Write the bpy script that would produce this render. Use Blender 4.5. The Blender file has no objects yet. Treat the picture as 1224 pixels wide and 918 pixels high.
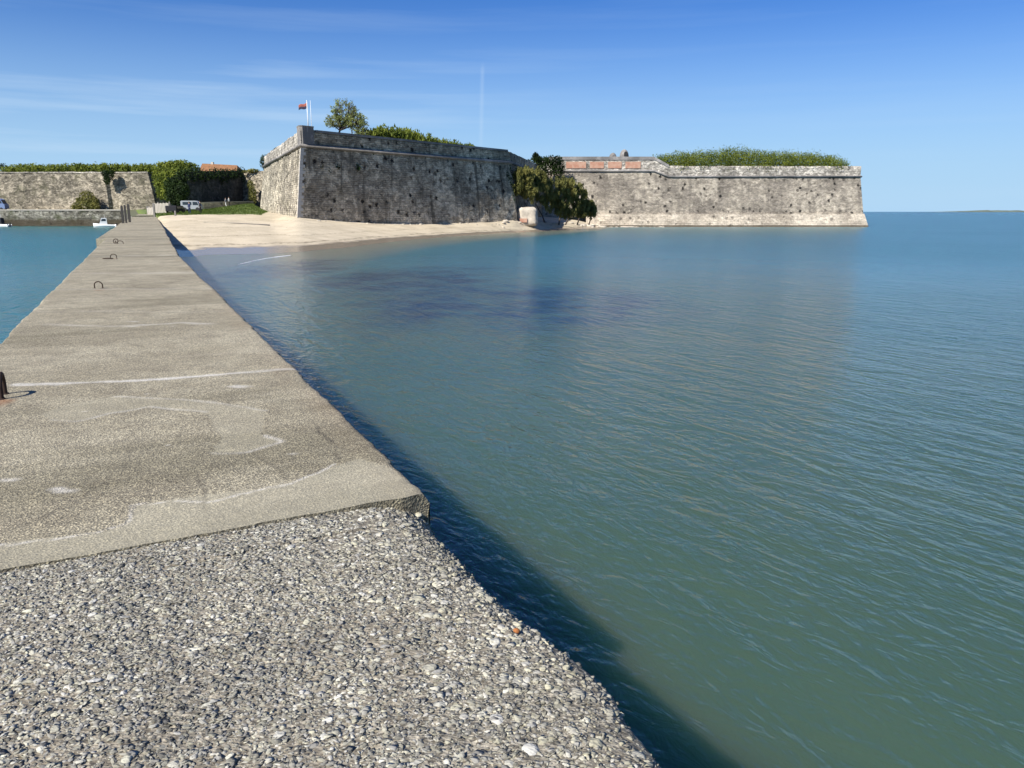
import bpy, math, random
import numpy as np
from mathutils import Vector, Matrix, Quaternion

random.seed(7)
rng = np.random.default_rng(11)
sc = bpy.context.scene
C = sc.collection

# ------------------------------------------------------------------ camera, sky, sun, exposure
EYE = 3.6                      # metres above the water, the water being z = 0
TH = math.atan(206 / 918)      # the camera looks this far down
cam_d = bpy.data.cameras.new('camera'); cam = bpy.data.objects.new('camera', cam_d); C.objects.link(cam)
cam.location = (0, 0, EYE); cam.rotation_euler = (math.pi / 2 - TH, 0, 0)
cam_d.sensor_width = 36; cam_d.lens = 27.0; cam_d.clip_start = 0.05; cam_d.clip_end = 60000
sc.camera = cam

SUN_A, SUN_E = math.radians(48), math.radians(42)   # sun to the left, a little behind the camera
to_sun = Vector((-math.cos(SUN_A) * math.cos(SUN_E), -math.sin(SUN_A) * math.cos(SUN_E), math.sin(SUN_E)))
world = bpy.data.worlds.new('World'); sc.world = world; world.use_nodes = True
wn, wl = world.node_tree.nodes, world.node_tree.links
bg = wn['Background']
sky = wn.new('ShaderNodeTexSky'); sky.sky_type = 'NISHITA'; sky.sun_disc = False
sky.sun_elevation = SUN_E; sky.sun_rotation = math.atan2(to_sun.x, to_sun.y)
sky.altitude = 0; sky.air_density = 1.0; sky.dust_density = 0.25; sky.ozone_density = 2.6
# thin cirrus, in sky directions
tc = wn.new('ShaderNodeTexCoord')
mp = wn.new('ShaderNodeMapping'); mp.inputs['Rotation'].default_value = (0, math.radians(-6), 0)
mp.inputs['Scale'].default_value = (1.3, 1.3, 26)
cn = wn.new('ShaderNodeTexNoise'); cn.inputs['Scale'].default_value = 1.5; cn.inputs['Detail'].default_value = 7
cn.inputs['Roughness'].default_value = 0.55
cr = wn.new('ShaderNodeMapRange'); cr.inputs[1].default_value = 0.48; cr.inputs[2].default_value = 0.78
cr.inputs[3].default_value = 0.0; cr.inputs[4].default_value = 0.55
mixc = wn.new('ShaderNodeMix'); mixc.data_type = 'RGBA'; mixc.inputs['B'].default_value = (5.6, 7.1, 8.7, 1)
wl.new(tc.outputs['Generated'], mp.inputs[0]); wl.new(mp.outputs[0], cn.inputs['Vector'])
wl.new(cn.outputs[0], cr.inputs[0])
def wm(op, a, b=None):
    q = wn.new('ShaderNodeMath'); q.operation = op
    for i_, v_ in enumerate((a, b)):
        if v_ is None: continue
        if isinstance(v_, (int, float)): q.inputs[i_].default_value = v_
        else: wl.new(v_, q.inputs[i_])
    return q.outputs[0]
def wr(v, a, b, c, d):
    q = wn.new('ShaderNodeMapRange'); q.interpolation_type = 'SMOOTHSTEP'
    for i_, v_ in zip((1, 2, 3, 4), (a, b, c, d)): q.inputs[i_].default_value = v_
    wl.new(v, q.inputs[0]); return q.outputs[0]
sx0 = wn.new('ShaderNodeSeparateXYZ'); wl.new(tc.outputs['Generated'], sx0.inputs[0])
ax_ = wm('DIVIDE', sx0.outputs[0], wm('MAXIMUM', sx0.outputs[1], 0.01)); az_ = wm('DIVIDE', sx0.outputs[2], wm('MAXIMUM', sx0.outputs[1], 0.01))
# most of the cirrus lies low in the north-west, the rest of the sky is nearly clear
cl_a = wm('MULTIPLY', cr.outputs[0], wm('ADD', wm('MULTIPLY', wr(ax_, -0.35, 0.15, 1.0, 0.0), wr(az_, 0.14, 0.22, 0.9, 0.12)), 0.16))
# an old contrail standing nearly upright in the sky
side = wm('ABSOLUTE', wm('ADD', ax_, wm('ADD', 0.0385, wm('MULTIPLY', wm('SUBTRACT', az_, 0.09), -0.03))))
tr1 = wm('MULTIPLY', wr(side, 0.0, 0.004, 0.17, 0.0), wm('MULTIPLY', wr(az_, 0.07, 0.1, 0.5, 1.0), wr(az_, 0.165, 0.18, 1.0, 0.0)))
wl.new(wm('ADD', cl_a, tr1), mixc.inputs['Factor'])
tint = wn.new('ShaderNodeMix'); tint.data_type = 'RGBA'; tint.blend_type = 'MULTIPLY'
tint.inputs['Factor'].default_value = 1.0; tint.inputs['B'].default_value = (0.25, 0.565, 1.08, 1)
wl.new(sky.outputs[0], tint.inputs['A'])
# pale blue air low over the sea
sxy = wn.new('ShaderNodeSeparateXYZ'); wl.new(tc.outputs['Generated'], sxy.inputs[0])
hz = wn.new('ShaderNodeMapRange'); hz.interpolation_type = 'SMOOTHERSTEP'
for i_, q_ in zip((1, 2, 3, 4), (-0.05, 0.30, 1.0, 0.0)): hz.inputs[i_].default_value = q_
wl.new(sxy.outputs[2], hz.inputs[0])
hzm = wn.new('ShaderNodeMix'); hzm.data_type = 'RGBA'; hzm.inputs['B'].default_value = (4.1, 6.2, 8.3, 1)
wl.new(hz.outputs[0], hzm.inputs['Factor']); wl.new(tint.outputs['Result'], hzm.inputs['A']); wl.new(hzm.outputs['Result'], mixc.inputs['A'])
wl.new(mixc.outputs['Result'], bg.inputs['Color'])
bg.inputs['Strength'].default_value = 0.066

sd = bpy.data.lights.new('sun', 'SUN'); sun = bpy.data.objects.new('sun', sd); C.objects.link(sun)
sd.energy = 4.7; sd.angle = math.radians(0.53); sd.color = (1.0, 0.955, 0.88)
sun.rotation_euler = to_sun.to_track_quat('Z', 'Y').to_euler()

sc.view_settings.view_transform = 'Standard'; sc.view_settings.look = 'None'
sc.view_settings.exposure = 0.75; sc.view_settings.gamma = 1.0
sc.cycles.use_denoising = True
sc.cycles.max_bounces = 6; sc.cycles.diffuse_bounces = 3; sc.cycles.glossy_bounces = 3
sc.cycles.transparent_max_bounces = 8

# ------------------------------------------------------------------ helpers
def U(px, py, z):
    """Where the sight line of a 1224x918 photo pixel meets height z."""
    x, y = (px - 612) / 918, (459 - py) / 918
    d = np.array([x, math.cos(TH) + y * math.sin(TH), -math.sin(TH) + y * math.cos(TH)])
    return d * ((z - EYE) / d[2]) + np.array([0, 0, EYE])

def V(px, py, Y):
    """The same at depth Y (py 0 stands for the horizon row: only the direction matters)."""
    if py == 0: py = 253
    x, y = (px - 612) / 918, (459 - py) / 918
    d = np.array([x, math.cos(TH) + y * math.sin(TH), -math.sin(TH) + y * math.cos(TH)])
    return d * (Y / d[1]) + np.array([0, 0, EYE])

def hash2(ix, iy, seed=0):
    h = np.sin(ix * 127.1 + iy * 311.7 + seed * 74.7) * 43758.5453
    return h - np.floor(h)

def vn(x, y, seed=0):
    ix, iy = np.floor(x), np.floor(y); fx, fy = x - ix, y - iy
    fx = fx * fx * (3 - 2 * fx); fy = fy * fy * (3 - 2 * fy)
    a, b = hash2(ix, iy, seed), hash2(ix + 1, iy, seed)
    c, d = hash2(ix, iy + 1, seed), hash2(ix + 1, iy + 1, seed)
    return (a * (1 - fx) + b * fx) * (1 - fy) + (c * (1 - fx) + d * fx) * fy

def fbm(x, y, seed=0, octv=4):
    x = np.asarray(x, float); y = np.asarray(y, float)
    s, a, t = 0, 1.0, 0
    for k in range(octv):
        s = s + a * vn(x * 2 ** k + 13.7 * k, y * 2 ** k - 7.3 * k, seed + k); t += a; a *= 0.5
    return s / t * 2 - 1

def tag(o, label=None, cat=None, group=None, kind=None):
    if label: o['label'] = label
    if cat: o['category'] = cat
    if group: o['group'] = group
    if kind: o['kind'] = kind
    return o

def empty(name, loc, rz=0, label=None, cat=None, group=None):
    o = bpy.data.objects.new(name, None); C.objects.link(o)
    o.location = loc; o.rotation_euler = (0, 0, rz); o.empty_display_size = 0.3
    return tag(o, label, cat, group)

def mesh_obj(name, verts, faces, mats, parent=None, smooth=False, attr=None, uv=None, midx=None):
    """verts (n,3), faces = list of tuples or an int array; world coordinates unless the parent is moved."""
    me = bpy.data.meshes.new(name)
    verts = np.asarray(verts, np.float32)
    if isinstance(faces, np.ndarray):
        k = faces.shape[1]; nf = len(faces)
        me.vertices.add(len(verts)); me.vertices.foreach_set('co', verts.ravel())
        me.loops.add(nf * k); me.loops.foreach_set('vertex_index', faces.astype(np.int32).ravel())
        me.polygons.add(nf); me.polygons.foreach_set('loop_start', np.arange(0, nf * k, k, dtype=np.int32))
        me.update(calc_edges=True)
    else:
        me.from_pydata([tuple(map(float, v)) for v in verts], [], [tuple(f) for f in faces])
    if not isinstance(mats, (list, tuple)): mats = [mats]
    for m in mats: me.materials.append(m)
    if midx is not None: me.polygons.foreach_set('material_index', np.asarray(midx, np.int32))
    if smooth: me.polygons.foreach_set('use_smooth', np.ones(len(me.polygons), bool))
    if attr is not None:
        a = me.color_attributes.new('mask', 'FLOAT_COLOR', 'POINT')
        cc = np.ones((len(verts), 4), np.float32); at = np.asarray(attr, np.float32)
        cc[:, :at.shape[1]] = at; a.data.foreach_set('color', cc.ravel())
    if uv is not None:
        l = me.uv_layers.new(name='uv'); li = np.zeros(len(me.loops), np.int32)
        me.loops.foreach_get('vertex_index', li)
        l.data.foreach_set('uv', np.asarray(uv, np.float32)[li].ravel())
    me.validate(); me.update()
    o = bpy.data.objects.new(name, me); C.objects.link(o)
    if parent: o.parent = parent
    return o

def grid_faces(nr, nc):
    i = np.arange(nr - 1)[:, None] * nc + np.arange(nc - 1)[None, :]
    i = i.ravel()
    return np.stack([i, i + 1, i + nc + 1, i + nc], 1)

class MB:
    """collects shapes for one mesh object"""
    def __init__(s): s.v = []; s.f = []
    def add(s, vs, fs):
        n = len(s.v); s.v += [tuple(map(float, v)) for v in vs]; s.f += [tuple(i + n for i in f) for f in fs]; return s
    def box(s, c, d, rz=0, taper=1.0):
        x, y, z = (q / 2 for q in d); ca, sa = math.cos(rz), math.sin(rz); vs = []
        for k in (-1, 1):
            t = 1 if k < 0 else taper
            for a, b in ((-1, -1), (1, -1), (1, 1), (-1, 1)):
                X, Y = a * x * t, b * y * t
                vs.append((c[0] + X * ca - Y * sa, c[1] + X * sa + Y * ca, c[2] + k * z))
        return s.add(vs, [(3, 2, 1, 0), (4, 5, 6, 7), (0, 1, 5, 4), (1, 2, 6, 5), (2, 3, 7, 6), (3, 0, 4, 7)])
    def tube(s, pts, rad, n=8, cap=True):
        pts = [Vector(p) for p in pts]; rad = rad if hasattr(rad, '__len__') else [rad] * len(pts)
        base = len(s.v); up = Vector((0.13, 0.31, 0.94)); vs = []
        for i, p in enumerate(pts):
            t = (pts[min(i + 1, len(pts) - 1)] - pts[max(i - 1, 0)]).normalized()
            a = t.cross(up)
            if a.length < 1e-3: a = t.cross(Vector((1, 0, 0)))
            a.normalize(); b = t.cross(a)
            for k in range(n):
                w = 2 * math.pi * k / n; vs.append(p + (a * math.cos(w) + b * math.sin(w)) * rad[i])
        fs = []
        for i in range(len(pts) - 1):
            for k in range(n):
                fs.append((i * n + k, i * n + (k + 1) % n, (i + 1) * n + (k + 1) % n, (i + 1) * n + k))
        if cap: fs += [tuple(range(n))[::-1], tuple((len(pts) - 1) * n + k for k in range(n))]
        return s.add(vs, fs)
    def prism(s, poly, y0, y1):
        """polygon in x,z pushed along y"""
        n = len(poly); vs = [(x, y0, z) for x, z in poly] + [(x, y1, z) for x, z in poly]
        fs = [tuple(range(n)), tuple(range(n, 2 * n))[::-1]] + [((i + 1) % n, i, n + i, n + (i + 1) % n) for i in range(n)]
        return s.add(vs, fs)
    def build(s, name, mat, parent=None, smooth=False):
        return mesh_obj(name, np.array(s.v), s.f, mat, parent, smooth)

# ------------------------------------------------------------------ materials
def new_mat(name):
    m = bpy.data.materials.new(name); m.use_nodes = True
    return m, m.node_tree.nodes, m.node_tree.links, m.node_tree.nodes['Principled BSDF']

def N(nodes, typ, **kw):
    n = nodes.new('ShaderNode' + typ)
    for k, v in kw.items():
        if k.startswith('i_'): n.inputs[k[2:].replace('_', ' ')].default_value = v
        else: setattr(n, k, v)
    return n

def noise(nodes, links, vec, scale, detail=4, rough=0.55, dist=0.0):
    n = N(nodes, 'TexNoise'); n.inputs['Scale'].default_value = scale; n.inputs['Detail'].default_value = detail
    n.inputs['Roughness'].default_value = rough; n.inputs['Distortion'].default_value = dist
    links.new(vec, n.inputs['Vector']); return n.outputs[0]

def rangemap(nodes, links, v, a, b, c=0.0, d=1.0):
    n = N(nodes, 'MapRange'); n.interpolation_type = 'SMOOTHSTEP'
    for i, q in zip((1, 2, 3, 4), (a, b, c, d)): n.inputs[i].default_value = q
    links.new(v, n.inputs[0]); return n.outputs[0]

def mix(nodes, links, fac, a, b, mode='MIX'):
    n = N(nodes, 'Mix', data_type='RGBA', blend_type=mode)
    for key, q in (('Factor', fac), ('A', a), ('B', b)):
        if isinstance(q, (int, float)): n.inputs[key].default_value = q
        elif isinstance(q, tuple): n.inputs[key].default_value = (*q, 1) if len(q) == 3 else q
        else: links.new(q, n.inputs[key])
    return n.outputs['Result']

def math_n(nodes, links, op, a, b=0.0):
    n = N(nodes, 'Math', operation=op)
    for i, q in enumerate((a, b)):
        if isinstance(q, (int, float)): n.inputs[i].default_value = q
        else: links.new(q, n.inputs[i])
    return n.outputs[0]

def bump(nodes, links, h, strength, dist, normal=None):
    b = N(nodes, 'Bump'); b.inputs['Strength'].default_value = strength; b.inputs['Distance'].default_value = dist
    links.new(h, b.inputs['Height'])
    if normal is not None: links.new(normal, b.inputs['Normal'])
    return b.outputs[0]

def plain(name, col, rough=0.7, metal=0.0, var=0.12, scale=6.0):
    m, n, l, b = new_mat(name)
    tcn = N(n, 'TexCoord'); f = noise(n, l, tcn.outputs['Object'], scale, 5)
    c2 = tuple(q * (1 - var * 2) for q in col)
    l.new(mix(n, l, f, tuple(min(1, q * (1 + var)) for q in col), c2), b.inputs['Base Color'])
    b.inputs['Roughness'].default_value = rough; b.inputs['Metallic'].default_value = metal
    return m

def N_off(n, l, geo):
    q = N(n, 'Mapping'); q.inputs['Location'].default_value = (31, 17, 5); l.new(geo, q.inputs[0]); return q.outputs[0]
def stone_mat(name, light, mid, dark, stain=0.5, moss=None, pits=0.5, course=0.32, waterline=False, green=0.0, cellf=1.0):
    """weathered coursed limestone; UV in metres along and up the wall"""
    m, n, l, b = new_mat(name)
    uv = N(n, 'UVMap').outputs[0]
    geo = N(n, 'NewGeometry').outputs['Position']
    big = noise(n, l, geo, 0.13, 5, 0.6)
    med = noise(n, l, geo, 0.8, 6, 0.65)
    fine = noise(n, l, geo, 5.0, 5, 0.7)
    base = mix(n, l, rangemap(n, l, med, 0.35, 0.65), mid, light)
    base = mix(n, l, rangemap(n, l, big, 0.38, 0.62), base, mix(n, l, fine, mid, dark))
    # courses
    warp = N(n, 'VectorMath', operation='ADD'); l.new(uv, warp.inputs[0])
    wn_ = N(n, 'VectorMath', operation='SCALE'); wn_.inputs['Scale'].default_value = 0.3
    nn = N(n, 'TexNoise'); nn.inputs['Scale'].default_value = 1.3; l.new(uv, nn.inputs['Vector'])
    l.new(nn.outputs[1], wn_.inputs[0]); l.new(wn_.outputs[0], warp.inputs[1])
    br = N(n, 'TexBrick'); br.inputs['Scale'].default_value = 1.0
    br.inputs['Brick Width'].default_value = course * 2.1; br.inputs['Row Height'].default_value = course
    br.inputs['Mortar Size'].default_value = 0.035; br.inputs['Mortar Smooth'].default_value = 0.6
    br.inputs['Color1'].default_value = (1.12, 1.1, 1.06, 1); br.inputs['Color2'].default_value = (0.7, 0.7, 0.72, 1)
    br.inputs['Mortar'].default_value = (0.3, 0.29, 0.28, 1)
    l.new(warp.outputs[0], br.inputs['Vector'])
    base = mix(n, l, 0.42, base, br.outputs[0], 'MULTIPLY')
    def cells(sc_, lo, hi, f):
        mq = N(n, 'Mapping'); mq.inputs['Scale'].default_value = (0.75, 1.5, 1); l.new(warp.outputs[0], mq.inputs[0])
        v_ = N(n, 'TexVoronoi'); v_.inputs['Scale'].default_value = sc_; l.new(mq.outputs[0], v_.inputs['Vector'])
        bw = N(n, 'SeparateColor'); l.new(v_.outputs['Color'], bw.inputs[0])
        q = rangemap(n, l, bw.outputs[0], 0.05, 0.95, lo, hi); cc = N(n, 'CombineColor')
        for k_ in range(3): l.new(q, cc.inputs[k_])
        return cc.outputs[0]
    base = mix(n, l, 0.75 * cellf, base, cells(1.5, 0.5, 1.45, 1), 'MULTIPLY')
    base = mix(n, l, 0.7 * cellf, base, cells(3.6, 0.5, 1.45, 1), 'MULTIPLY')
    blot = noise(n, l, geo, 0.28, 7, 0.72, 0.6)
    base = mix(n, l, rangemap(n, l, blot, 0.54, 0.62, 0, stain), base, mix(n, l, fine, dark, mid))
    blo2 = noise(n, l, N_off(n, l, geo), 0.4, 7, 0.75, 0.4)
    base = mix(n, l, rangemap(n, l, blo2, 0.55, 0.64, 0, 0.8), base, light)
    # vertical dark run-off streaks
    mpn = N(n, 'Mapping'); mpn.inputs['Scale'].default_value = (1.0, 0.1, 1.0); l.new(uv, mpn.inputs[0])
    st = noise(n, l, mpn.outputs[0], 0.7, 6, 0.65)
    stf = rangemap(n, l, st, 0.5, 0.68, 0, stain)
    base = mix(n, l, stf, base, dark)
    lt = noise(n, l, mpn.outputs[0], 1.6, 5, 0.6)
    base = mix(n, l, rangemap(n, l, lt, 0.6, 0.78, 0, 0.55), base, light)
    # eroded pits
    vo = N(n, 'TexVoronoi'); vo.inputs['Scale'].default_value = 0.75; l.new(warp.outputs[0], vo.inputs['Vector'])
    pn = noise(n, l, geo, 0.25, 3)
    pit = math_n(n, l, 'ADD', vo.outputs['Distance'], math_n(n, l, 'MULTIPLY', math_n(n, l, 'SUBTRACT', fine, 0.5), 0.9))
    pf = rangemap(n, l, pit, 0.16, 0.28, pits, 0)
    pf = math_n(n, l, 'MULTIPLY', pf, rangemap(n, l, pn, 0.38, 0.52))
    pf = math_n(n, l, 'MULTIPLY', pf, rangemap(n, l, vo.outputs['Color'], 0.25, 0.5))
    pn2 = noise(n, l, N_off(n, l, warp.outputs[0]), 1.9, 4, 0.6)
    pf = math_n(n, l, 'MAXIMUM', pf, math_n(n, l, 'MULTIPLY', rangemap(n, l, pn2, 0.66, 0.72, 0, pits), rangemap(n, l, pn, 0.45, 0.55)))
    base = mix(n, l, pf, base, (0.028, 0.026, 0.024))
    if green:
        gnz = noise(n, l, geo, 0.35, 5)
        base = mix(n, l, rangemap(n, l, gnz, 0.52, 0.7, 0, green), base, (0.06, 0.07, 0.025))
    if waterline:
        sep = N(n, 'SeparateXYZ'); l.new(geo, sep.inputs[0])
        wob = math_n(n, l, 'ADD', sep.outputs[2], math_n(n, l, 'MULTIPLY', fine, 0.5))
        base = mix(n, l, rangemap(n, l, wob, waterline * 0.6, waterline, 0.85, 0), base, (0.07, 0.055, 0.035))
    l.new(base, b.inputs['Base Color']); b.inputs['Roughness'].default_value = 0.95
    b.inputs['Specular IOR Level'].default_value = 0.15
    h = math_n(n, l, 'SUBTRACT', math_n(n, l, 'MULTIPLY', fine, 0.6), math_n(n, l, 'MULTIPLY', pf, 1.6))
    h = math_n(n, l, 'ADD', h, math_n(n, l, 'MULTIPLY', med, 0.8))
    h = math_n(n, l, 'SUBTRACT', h, math_n(n, l, 'MULTIPLY', br.outputs[1], 0.5))
    l.new(bump(n, l, h, 1.0, 0.14), b.inputs['Normal'])
    return m

def leaf_mat(name, c1, c2, c3):
    m, n, l, b = new_mat(name)
    at = N(n, 'Attribute', attribute_name='mask')
    sp = N(n, 'SeparateColor'); l.new(at.outputs[0], sp.inputs[0])
    geo = N(n, 'NewGeometry').outputs['Position']
    cl = noise(n, l, geo, 0.45, 3)
    c = mix(n, l, sp.outputs[0], c1, c2)
    c = mix(n, l, rangemap(n, l, cl, 0.42, 0.62), c, c3)
    l.new(c, b.inputs['Base Color']); b.inputs['Roughness'].default_value = 0.7
    b.inputs['Specular IOR Level'].default_value = 0.2
    tr = N(n, 'BsdfTranslucent'); l.new(c, tr.inputs[0])
    mx = N(n, 'MixShader'); mx.inputs[0].default_value = 0.42
    l.new(b.outputs[0], mx.inputs[1]); l.new(tr.outputs[0], mx.inputs[2])
    l.new(mx.outputs[0], n['Material Output'].inputs[0])
    return m

M = {}
M['stone_shade'] = stone_mat('weathered grey stone', (0.74, 0.62, 0.44), (0.46, 0.385, 0.275), (0.09, 0.076, 0.055), stain=0.85, pits=1.0, course=0.3, cellf=0.75)
M['stone_sea'] = stone_mat('pale sea stone', (0.56, 0.49, 0.385), (0.36, 0.315, 0.255), (0.16, 0.14, 0.115), stain=0.5, pits=1.0, course=0.28, waterline=1.0, cellf=0.6)
M['stone_left'] = stone_mat('lichened pale stone', (0.62, 0.55, 0.42), (0.45, 0.4, 0.31), (0.14, 0.125, 0.1), stain=0.7, pits=0.9, course=0.3, green=0.2)
M['stone_pale'] = stone_mat('pale dressed stone', (0.62, 0.57, 0.48), (0.45, 0.41, 0.35), (0.22, 0.2, 0.17), stain=0.35, pits=0.3, course=0.4)
M['stone_plinth'] = stone_mat('pale plinth stone', (0.70, 0.61, 0.48), (0.55, 0.47, 0.37), (0.27, 0.23, 0.18), stain=0.4, pits=0.5, course=0.5, waterline=0.8, cellf=0.4)
M['stone_coping'] = stone_mat('grey coping stone', (0.33, 0.31, 0.29), (0.2, 0.19, 0.18), (0.09, 0.085, 0.08), stain=0.5, pits=0.1, course=0.5)
M['stone_rubble'] = stone_mat('rubble masonry', (0.55, 0.48, 0.36), (0.33, 0.29, 0.22), (0.12, 0.11, 0.085), stain=0.35, pits=0.5, course=0.26, green=0.35)
M['stone_quay'] = stone_mat('quay stone', (0.36, 0.34, 0.28), (0.2, 0.19, 0.15), (0.07, 0.06, 0.045), stain=0.3, pits=0.6, course=0.4, waterline=2.4, green=0.6)
M['stone_moat'] = stone_mat('moat stone with painted shade', (0.16, 0.145, 0.12), (0.09, 0.085, 0.07), (0.03, 0.03, 0.025), stain=0.8, pits=0.6, course=0.35, cellf=0.7)  # dark tones are the moat wall's shade put into the stone colour
M['leaf_bright'] = leaf_mat('bright scrub leaves', (0.15, 0.19, 0.025), (0.27, 0.30, 0.05), (0.1, 0.135, 0.022))
M['leaf_dark'] = leaf_mat('dark ivy leaves', (0.022, 0.045, 0.012), (0.05, 0.08, 0.02), (0.014, 0.026, 0.009))
M['leaf_olive'] = leaf_mat('olive tamarisk foliage', (0.18, 0.18, 0.05), (0.31, 0.285, 0.09), (0.12, 0.125, 0.036))
M['leaf_spring'] = leaf_mat('young brownish leaves', (0.25, 0.3, 0.09), (0.38, 0.42, 0.15), (0.19, 0.2, 0.07))
M['grass'] = leaf_mat('short grass', (0.07, 0.11, 0.02), (0.13, 0.17, 0.03), (0.06, 0.1, 0.02))
M['bark'] = plain('bark', (0.09, 0.07, 0.055), 0.9)
M['wood'] = plain('weathered grey wood', (0.2, 0.185, 0.165), 0.9)
M['dark_wood'] = plain('dark tarred wood', (0.05, 0.045, 0.04), 0.85)
M['rust'] = plain('rusted iron', (0.05, 0.028, 0.018), 0.85, 0.3, 0.3, 40)
M['white'] = plain('white paint', (0.78, 0.78, 0.76), 0.4, 0, 0.03)
M['pale'] = plain('dusty pale paint', (0.34, 0.36, 0.38), 0.5, 0, 0.05)
M['glass'] = plain('dark window glass', (0.03, 0.04, 0.05), 0.1, 0, 0.05)
M['black'] = plain('black rubber', (0.02, 0.02, 0.02), 0.7)
M['blue'] = plain('blue grey paint', (0.15, 0.21, 0.36), 0.45)
M['navy'] = plain('navy cloth', (0.02, 0.03, 0.09), 0.9)
M['dark_cloth'] = plain('black cloth', (0.012, 0.012, 0.016), 0.9)
M['grey_cloth'] = plain('grey cloth', (0.3, 0.3, 0.32), 0.9)
M['white_cloth'] = plain('white cloth', (0.75, 0.75, 0.75), 0.9)
M['skin'] = plain('skin', (0.45, 0.28, 0.2), 0.6, 0, 0.03)
M['hair'] = plain('brown hair', (0.04, 0.025, 0.015), 0.8)
M['flag_red'] = plain('faded red flag cloth', (0.33, 0.1, 0.07), 0.9)
M['flag_dark'] = plain('dark flag cloth', (0.03, 0.03, 0.06), 0.9)
M['rock'] = plain('pale shore rock', (0.52, 0.46, 0.37), 0.95, 0, 0.3, 1.5)
M['plaster'] = plain('pale plaster', (0.55, 0.5, 0.42), 0.95, 0, 0.15, 0.6)

# brick and tile
def brick_mat():
    m, n, l, b = new_mat('old red brick')
    uv = N(n, 'TexCoord').outputs['Object']
    f = noise(n, l, uv, 1.2, 5, 0.7)
    c = mix(n, l, rangemap(n, l, f, 0.3, 0.7), (0.36, 0.14, 0.08), (0.47, 0.28, 0.19))
    w = N(n, 'TexWave', wave_type='BANDS', bands_direction='Z'); w.inputs['Scale'].default_value = 4.5; l.new(uv, w.inputs[0])
    c = mix(n, l, rangemap(n, l, w.outputs[1], 0.05, 0.2, 0.5, 0), c, (0.5, 0.44, 0.36))
    l.new(c, b.inputs['Base Color']); b.inputs['Roughness'].default_value = 0.95
    return m
M['brick'] = brick_mat()
def tile_mat():
    m, n, l, b = new_mat('orange roof tiles')
    uv = N(n, 'TexCoord').outputs['Object']
    w = N(n, 'TexWave', wave_type='BANDS', bands_direction='X'); w.inputs['Scale'].default_value = 1.6
    w.inputs['Distortion'].default_value = 0.6; l.new(uv, w.inputs[0])
    f = noise(n, l, uv, 1.8, 5, 0.7)
    c = mix(n, l, rangemap(n, l, f, 0.3, 0.7), (0.42, 0.2, 0.08), (0.24, 0.12, 0.06))
    c = mix(n, l, rangemap(n, l, w.outputs[1], 0.0, 0.4, 0.5, 0), c, (0.1, 0.05, 0.03))
    l.new(c, b.inputs['Base Color']); b.inputs['Roughness'].default_value = 0.9
    l.new(bump(n, l, w.outputs[1], 1.0, 0.08), b.inputs['Normal'])
    return m
M['tile'] = tile_mat()

# ------------------------------------------------------------------ terrain: one sheet, beach, bank and sea bed
SHORE_PX = [(226, 307), (242, 304.5), (271, 304), (314, 303), (355, 301), (416, 295.5), (481, 287.6), (547, 282), (612, 278), (640, 277), (680, 274.7), (716, 272)]
k_px = np.array([p[0] for p in SHORE_PX]); k_Ys = np.array([U(p[0], p[1], 0.0)[1] for p in SHORE_PX])
k_px = np.append(k_px, [735, 790, 1300]); k_Ys = np.append(k_Ys, [225, 900, 900])
# per sight line: shoreline, foot of the walls (or of the grass bank), land behind
foot = [(100, 125, 3.0), (160, 124, 3.0), (200, 110, 2.95), (250, 112, 3.15), (300, 118, 3.2), (330, 124, 3.2), (355, 107.8, 2.85), (430, 117, 2.05), (500, 127, 1.78), (560, 136, 1.86), (616, 145, 2.05), (650, 160, 1.6), (690, 178, .95), (716, 196, .35), (735, 230, .2), (1300, 300, 0.2)]
back = [(100, 200, 4.0), (190, 165, 4.0), (250, 150, 4.0), (275, 155, 4.6), (303, 168, 5.3), (312, 170, 4.4), (330, 190, 4.0), (355, 200, 4.0), (735, 260, 4.0), (1300, 330, 1.0)]
def tz0(x, y):
    yy = np.maximum(y, 8.0); px = np.clip(612 + x / yy * 937, 100, 1300)
    Ys = np.interp(px, k_px, k_Ys); Yf = np.interp(px, [q[0] for q in foot], [q[1] for q in foot]); zf = np.interp(px, [q[0] for q in foot], [q[2] for q in foot])
    Yb = np.interp(px, [q[0] for q in back], [q[1] for q in back]); zb = np.interp(px, [q[0] for q in back], [q[2] for q in back])
    Yf = np.maximum(Yf, Ys + 4)
    t = np.clip((yy - Ys) / (Yf - Ys), 0, 1); z = zf * t ** 1.12
    t2 = np.clip((yy - Yf) / np.maximum(Yb - Yf, 1), 0, 1); z = z + (zb - zf) * t2
    sea_ = -0.035 * (Ys - yy) - 0.03 * np.maximum(0, Ys - yy - 25)
    return np.where(yy < Ys, np.maximum(sea_, -5.5), z)

# pier outline: rows of pixel edges at a given deck height
SLOPE = -0.4815
PR = [(510, 590, 2.0), (400, 479, 2.0), (359.5, 446, 2.0), (281, 372.5, 2.0), (248, 345, 2.0), (213, 304.2, 2.0)]
def xr(Y): return 1.53 + SLOPE * Y
def xl(Y): return -1.85 + SLOPE * Y
deck_kY = [0, 60, 75, 98, 118, 135]; deck_kz = [2.0, 2.0, 2.05, 2.35, 2.85, 3.25]
def deck_z(Y): return np.interp(Y, deck_kY, deck_kz)
far_r = [U(212.5, 303, 2.0), U(201, 282.5, 2.0), U(196, 272.7, 2.05), U(190, 264.5, 2.35), U(186.5, 259, 2.85), V(183.5, 256.2, 135)]
far_l = [U(128, 287.3, 2.0), U(118.5, 285.5, 2.0), U(133, 274.0, 2.05), U(143.5, 266, 2.35), U(157, 259.3, 2.85), V(166, 256.5, 135)]
rY = np.array([p[1] for p in far_r]); rX = np.array([p[0] for p in far_r])
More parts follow.
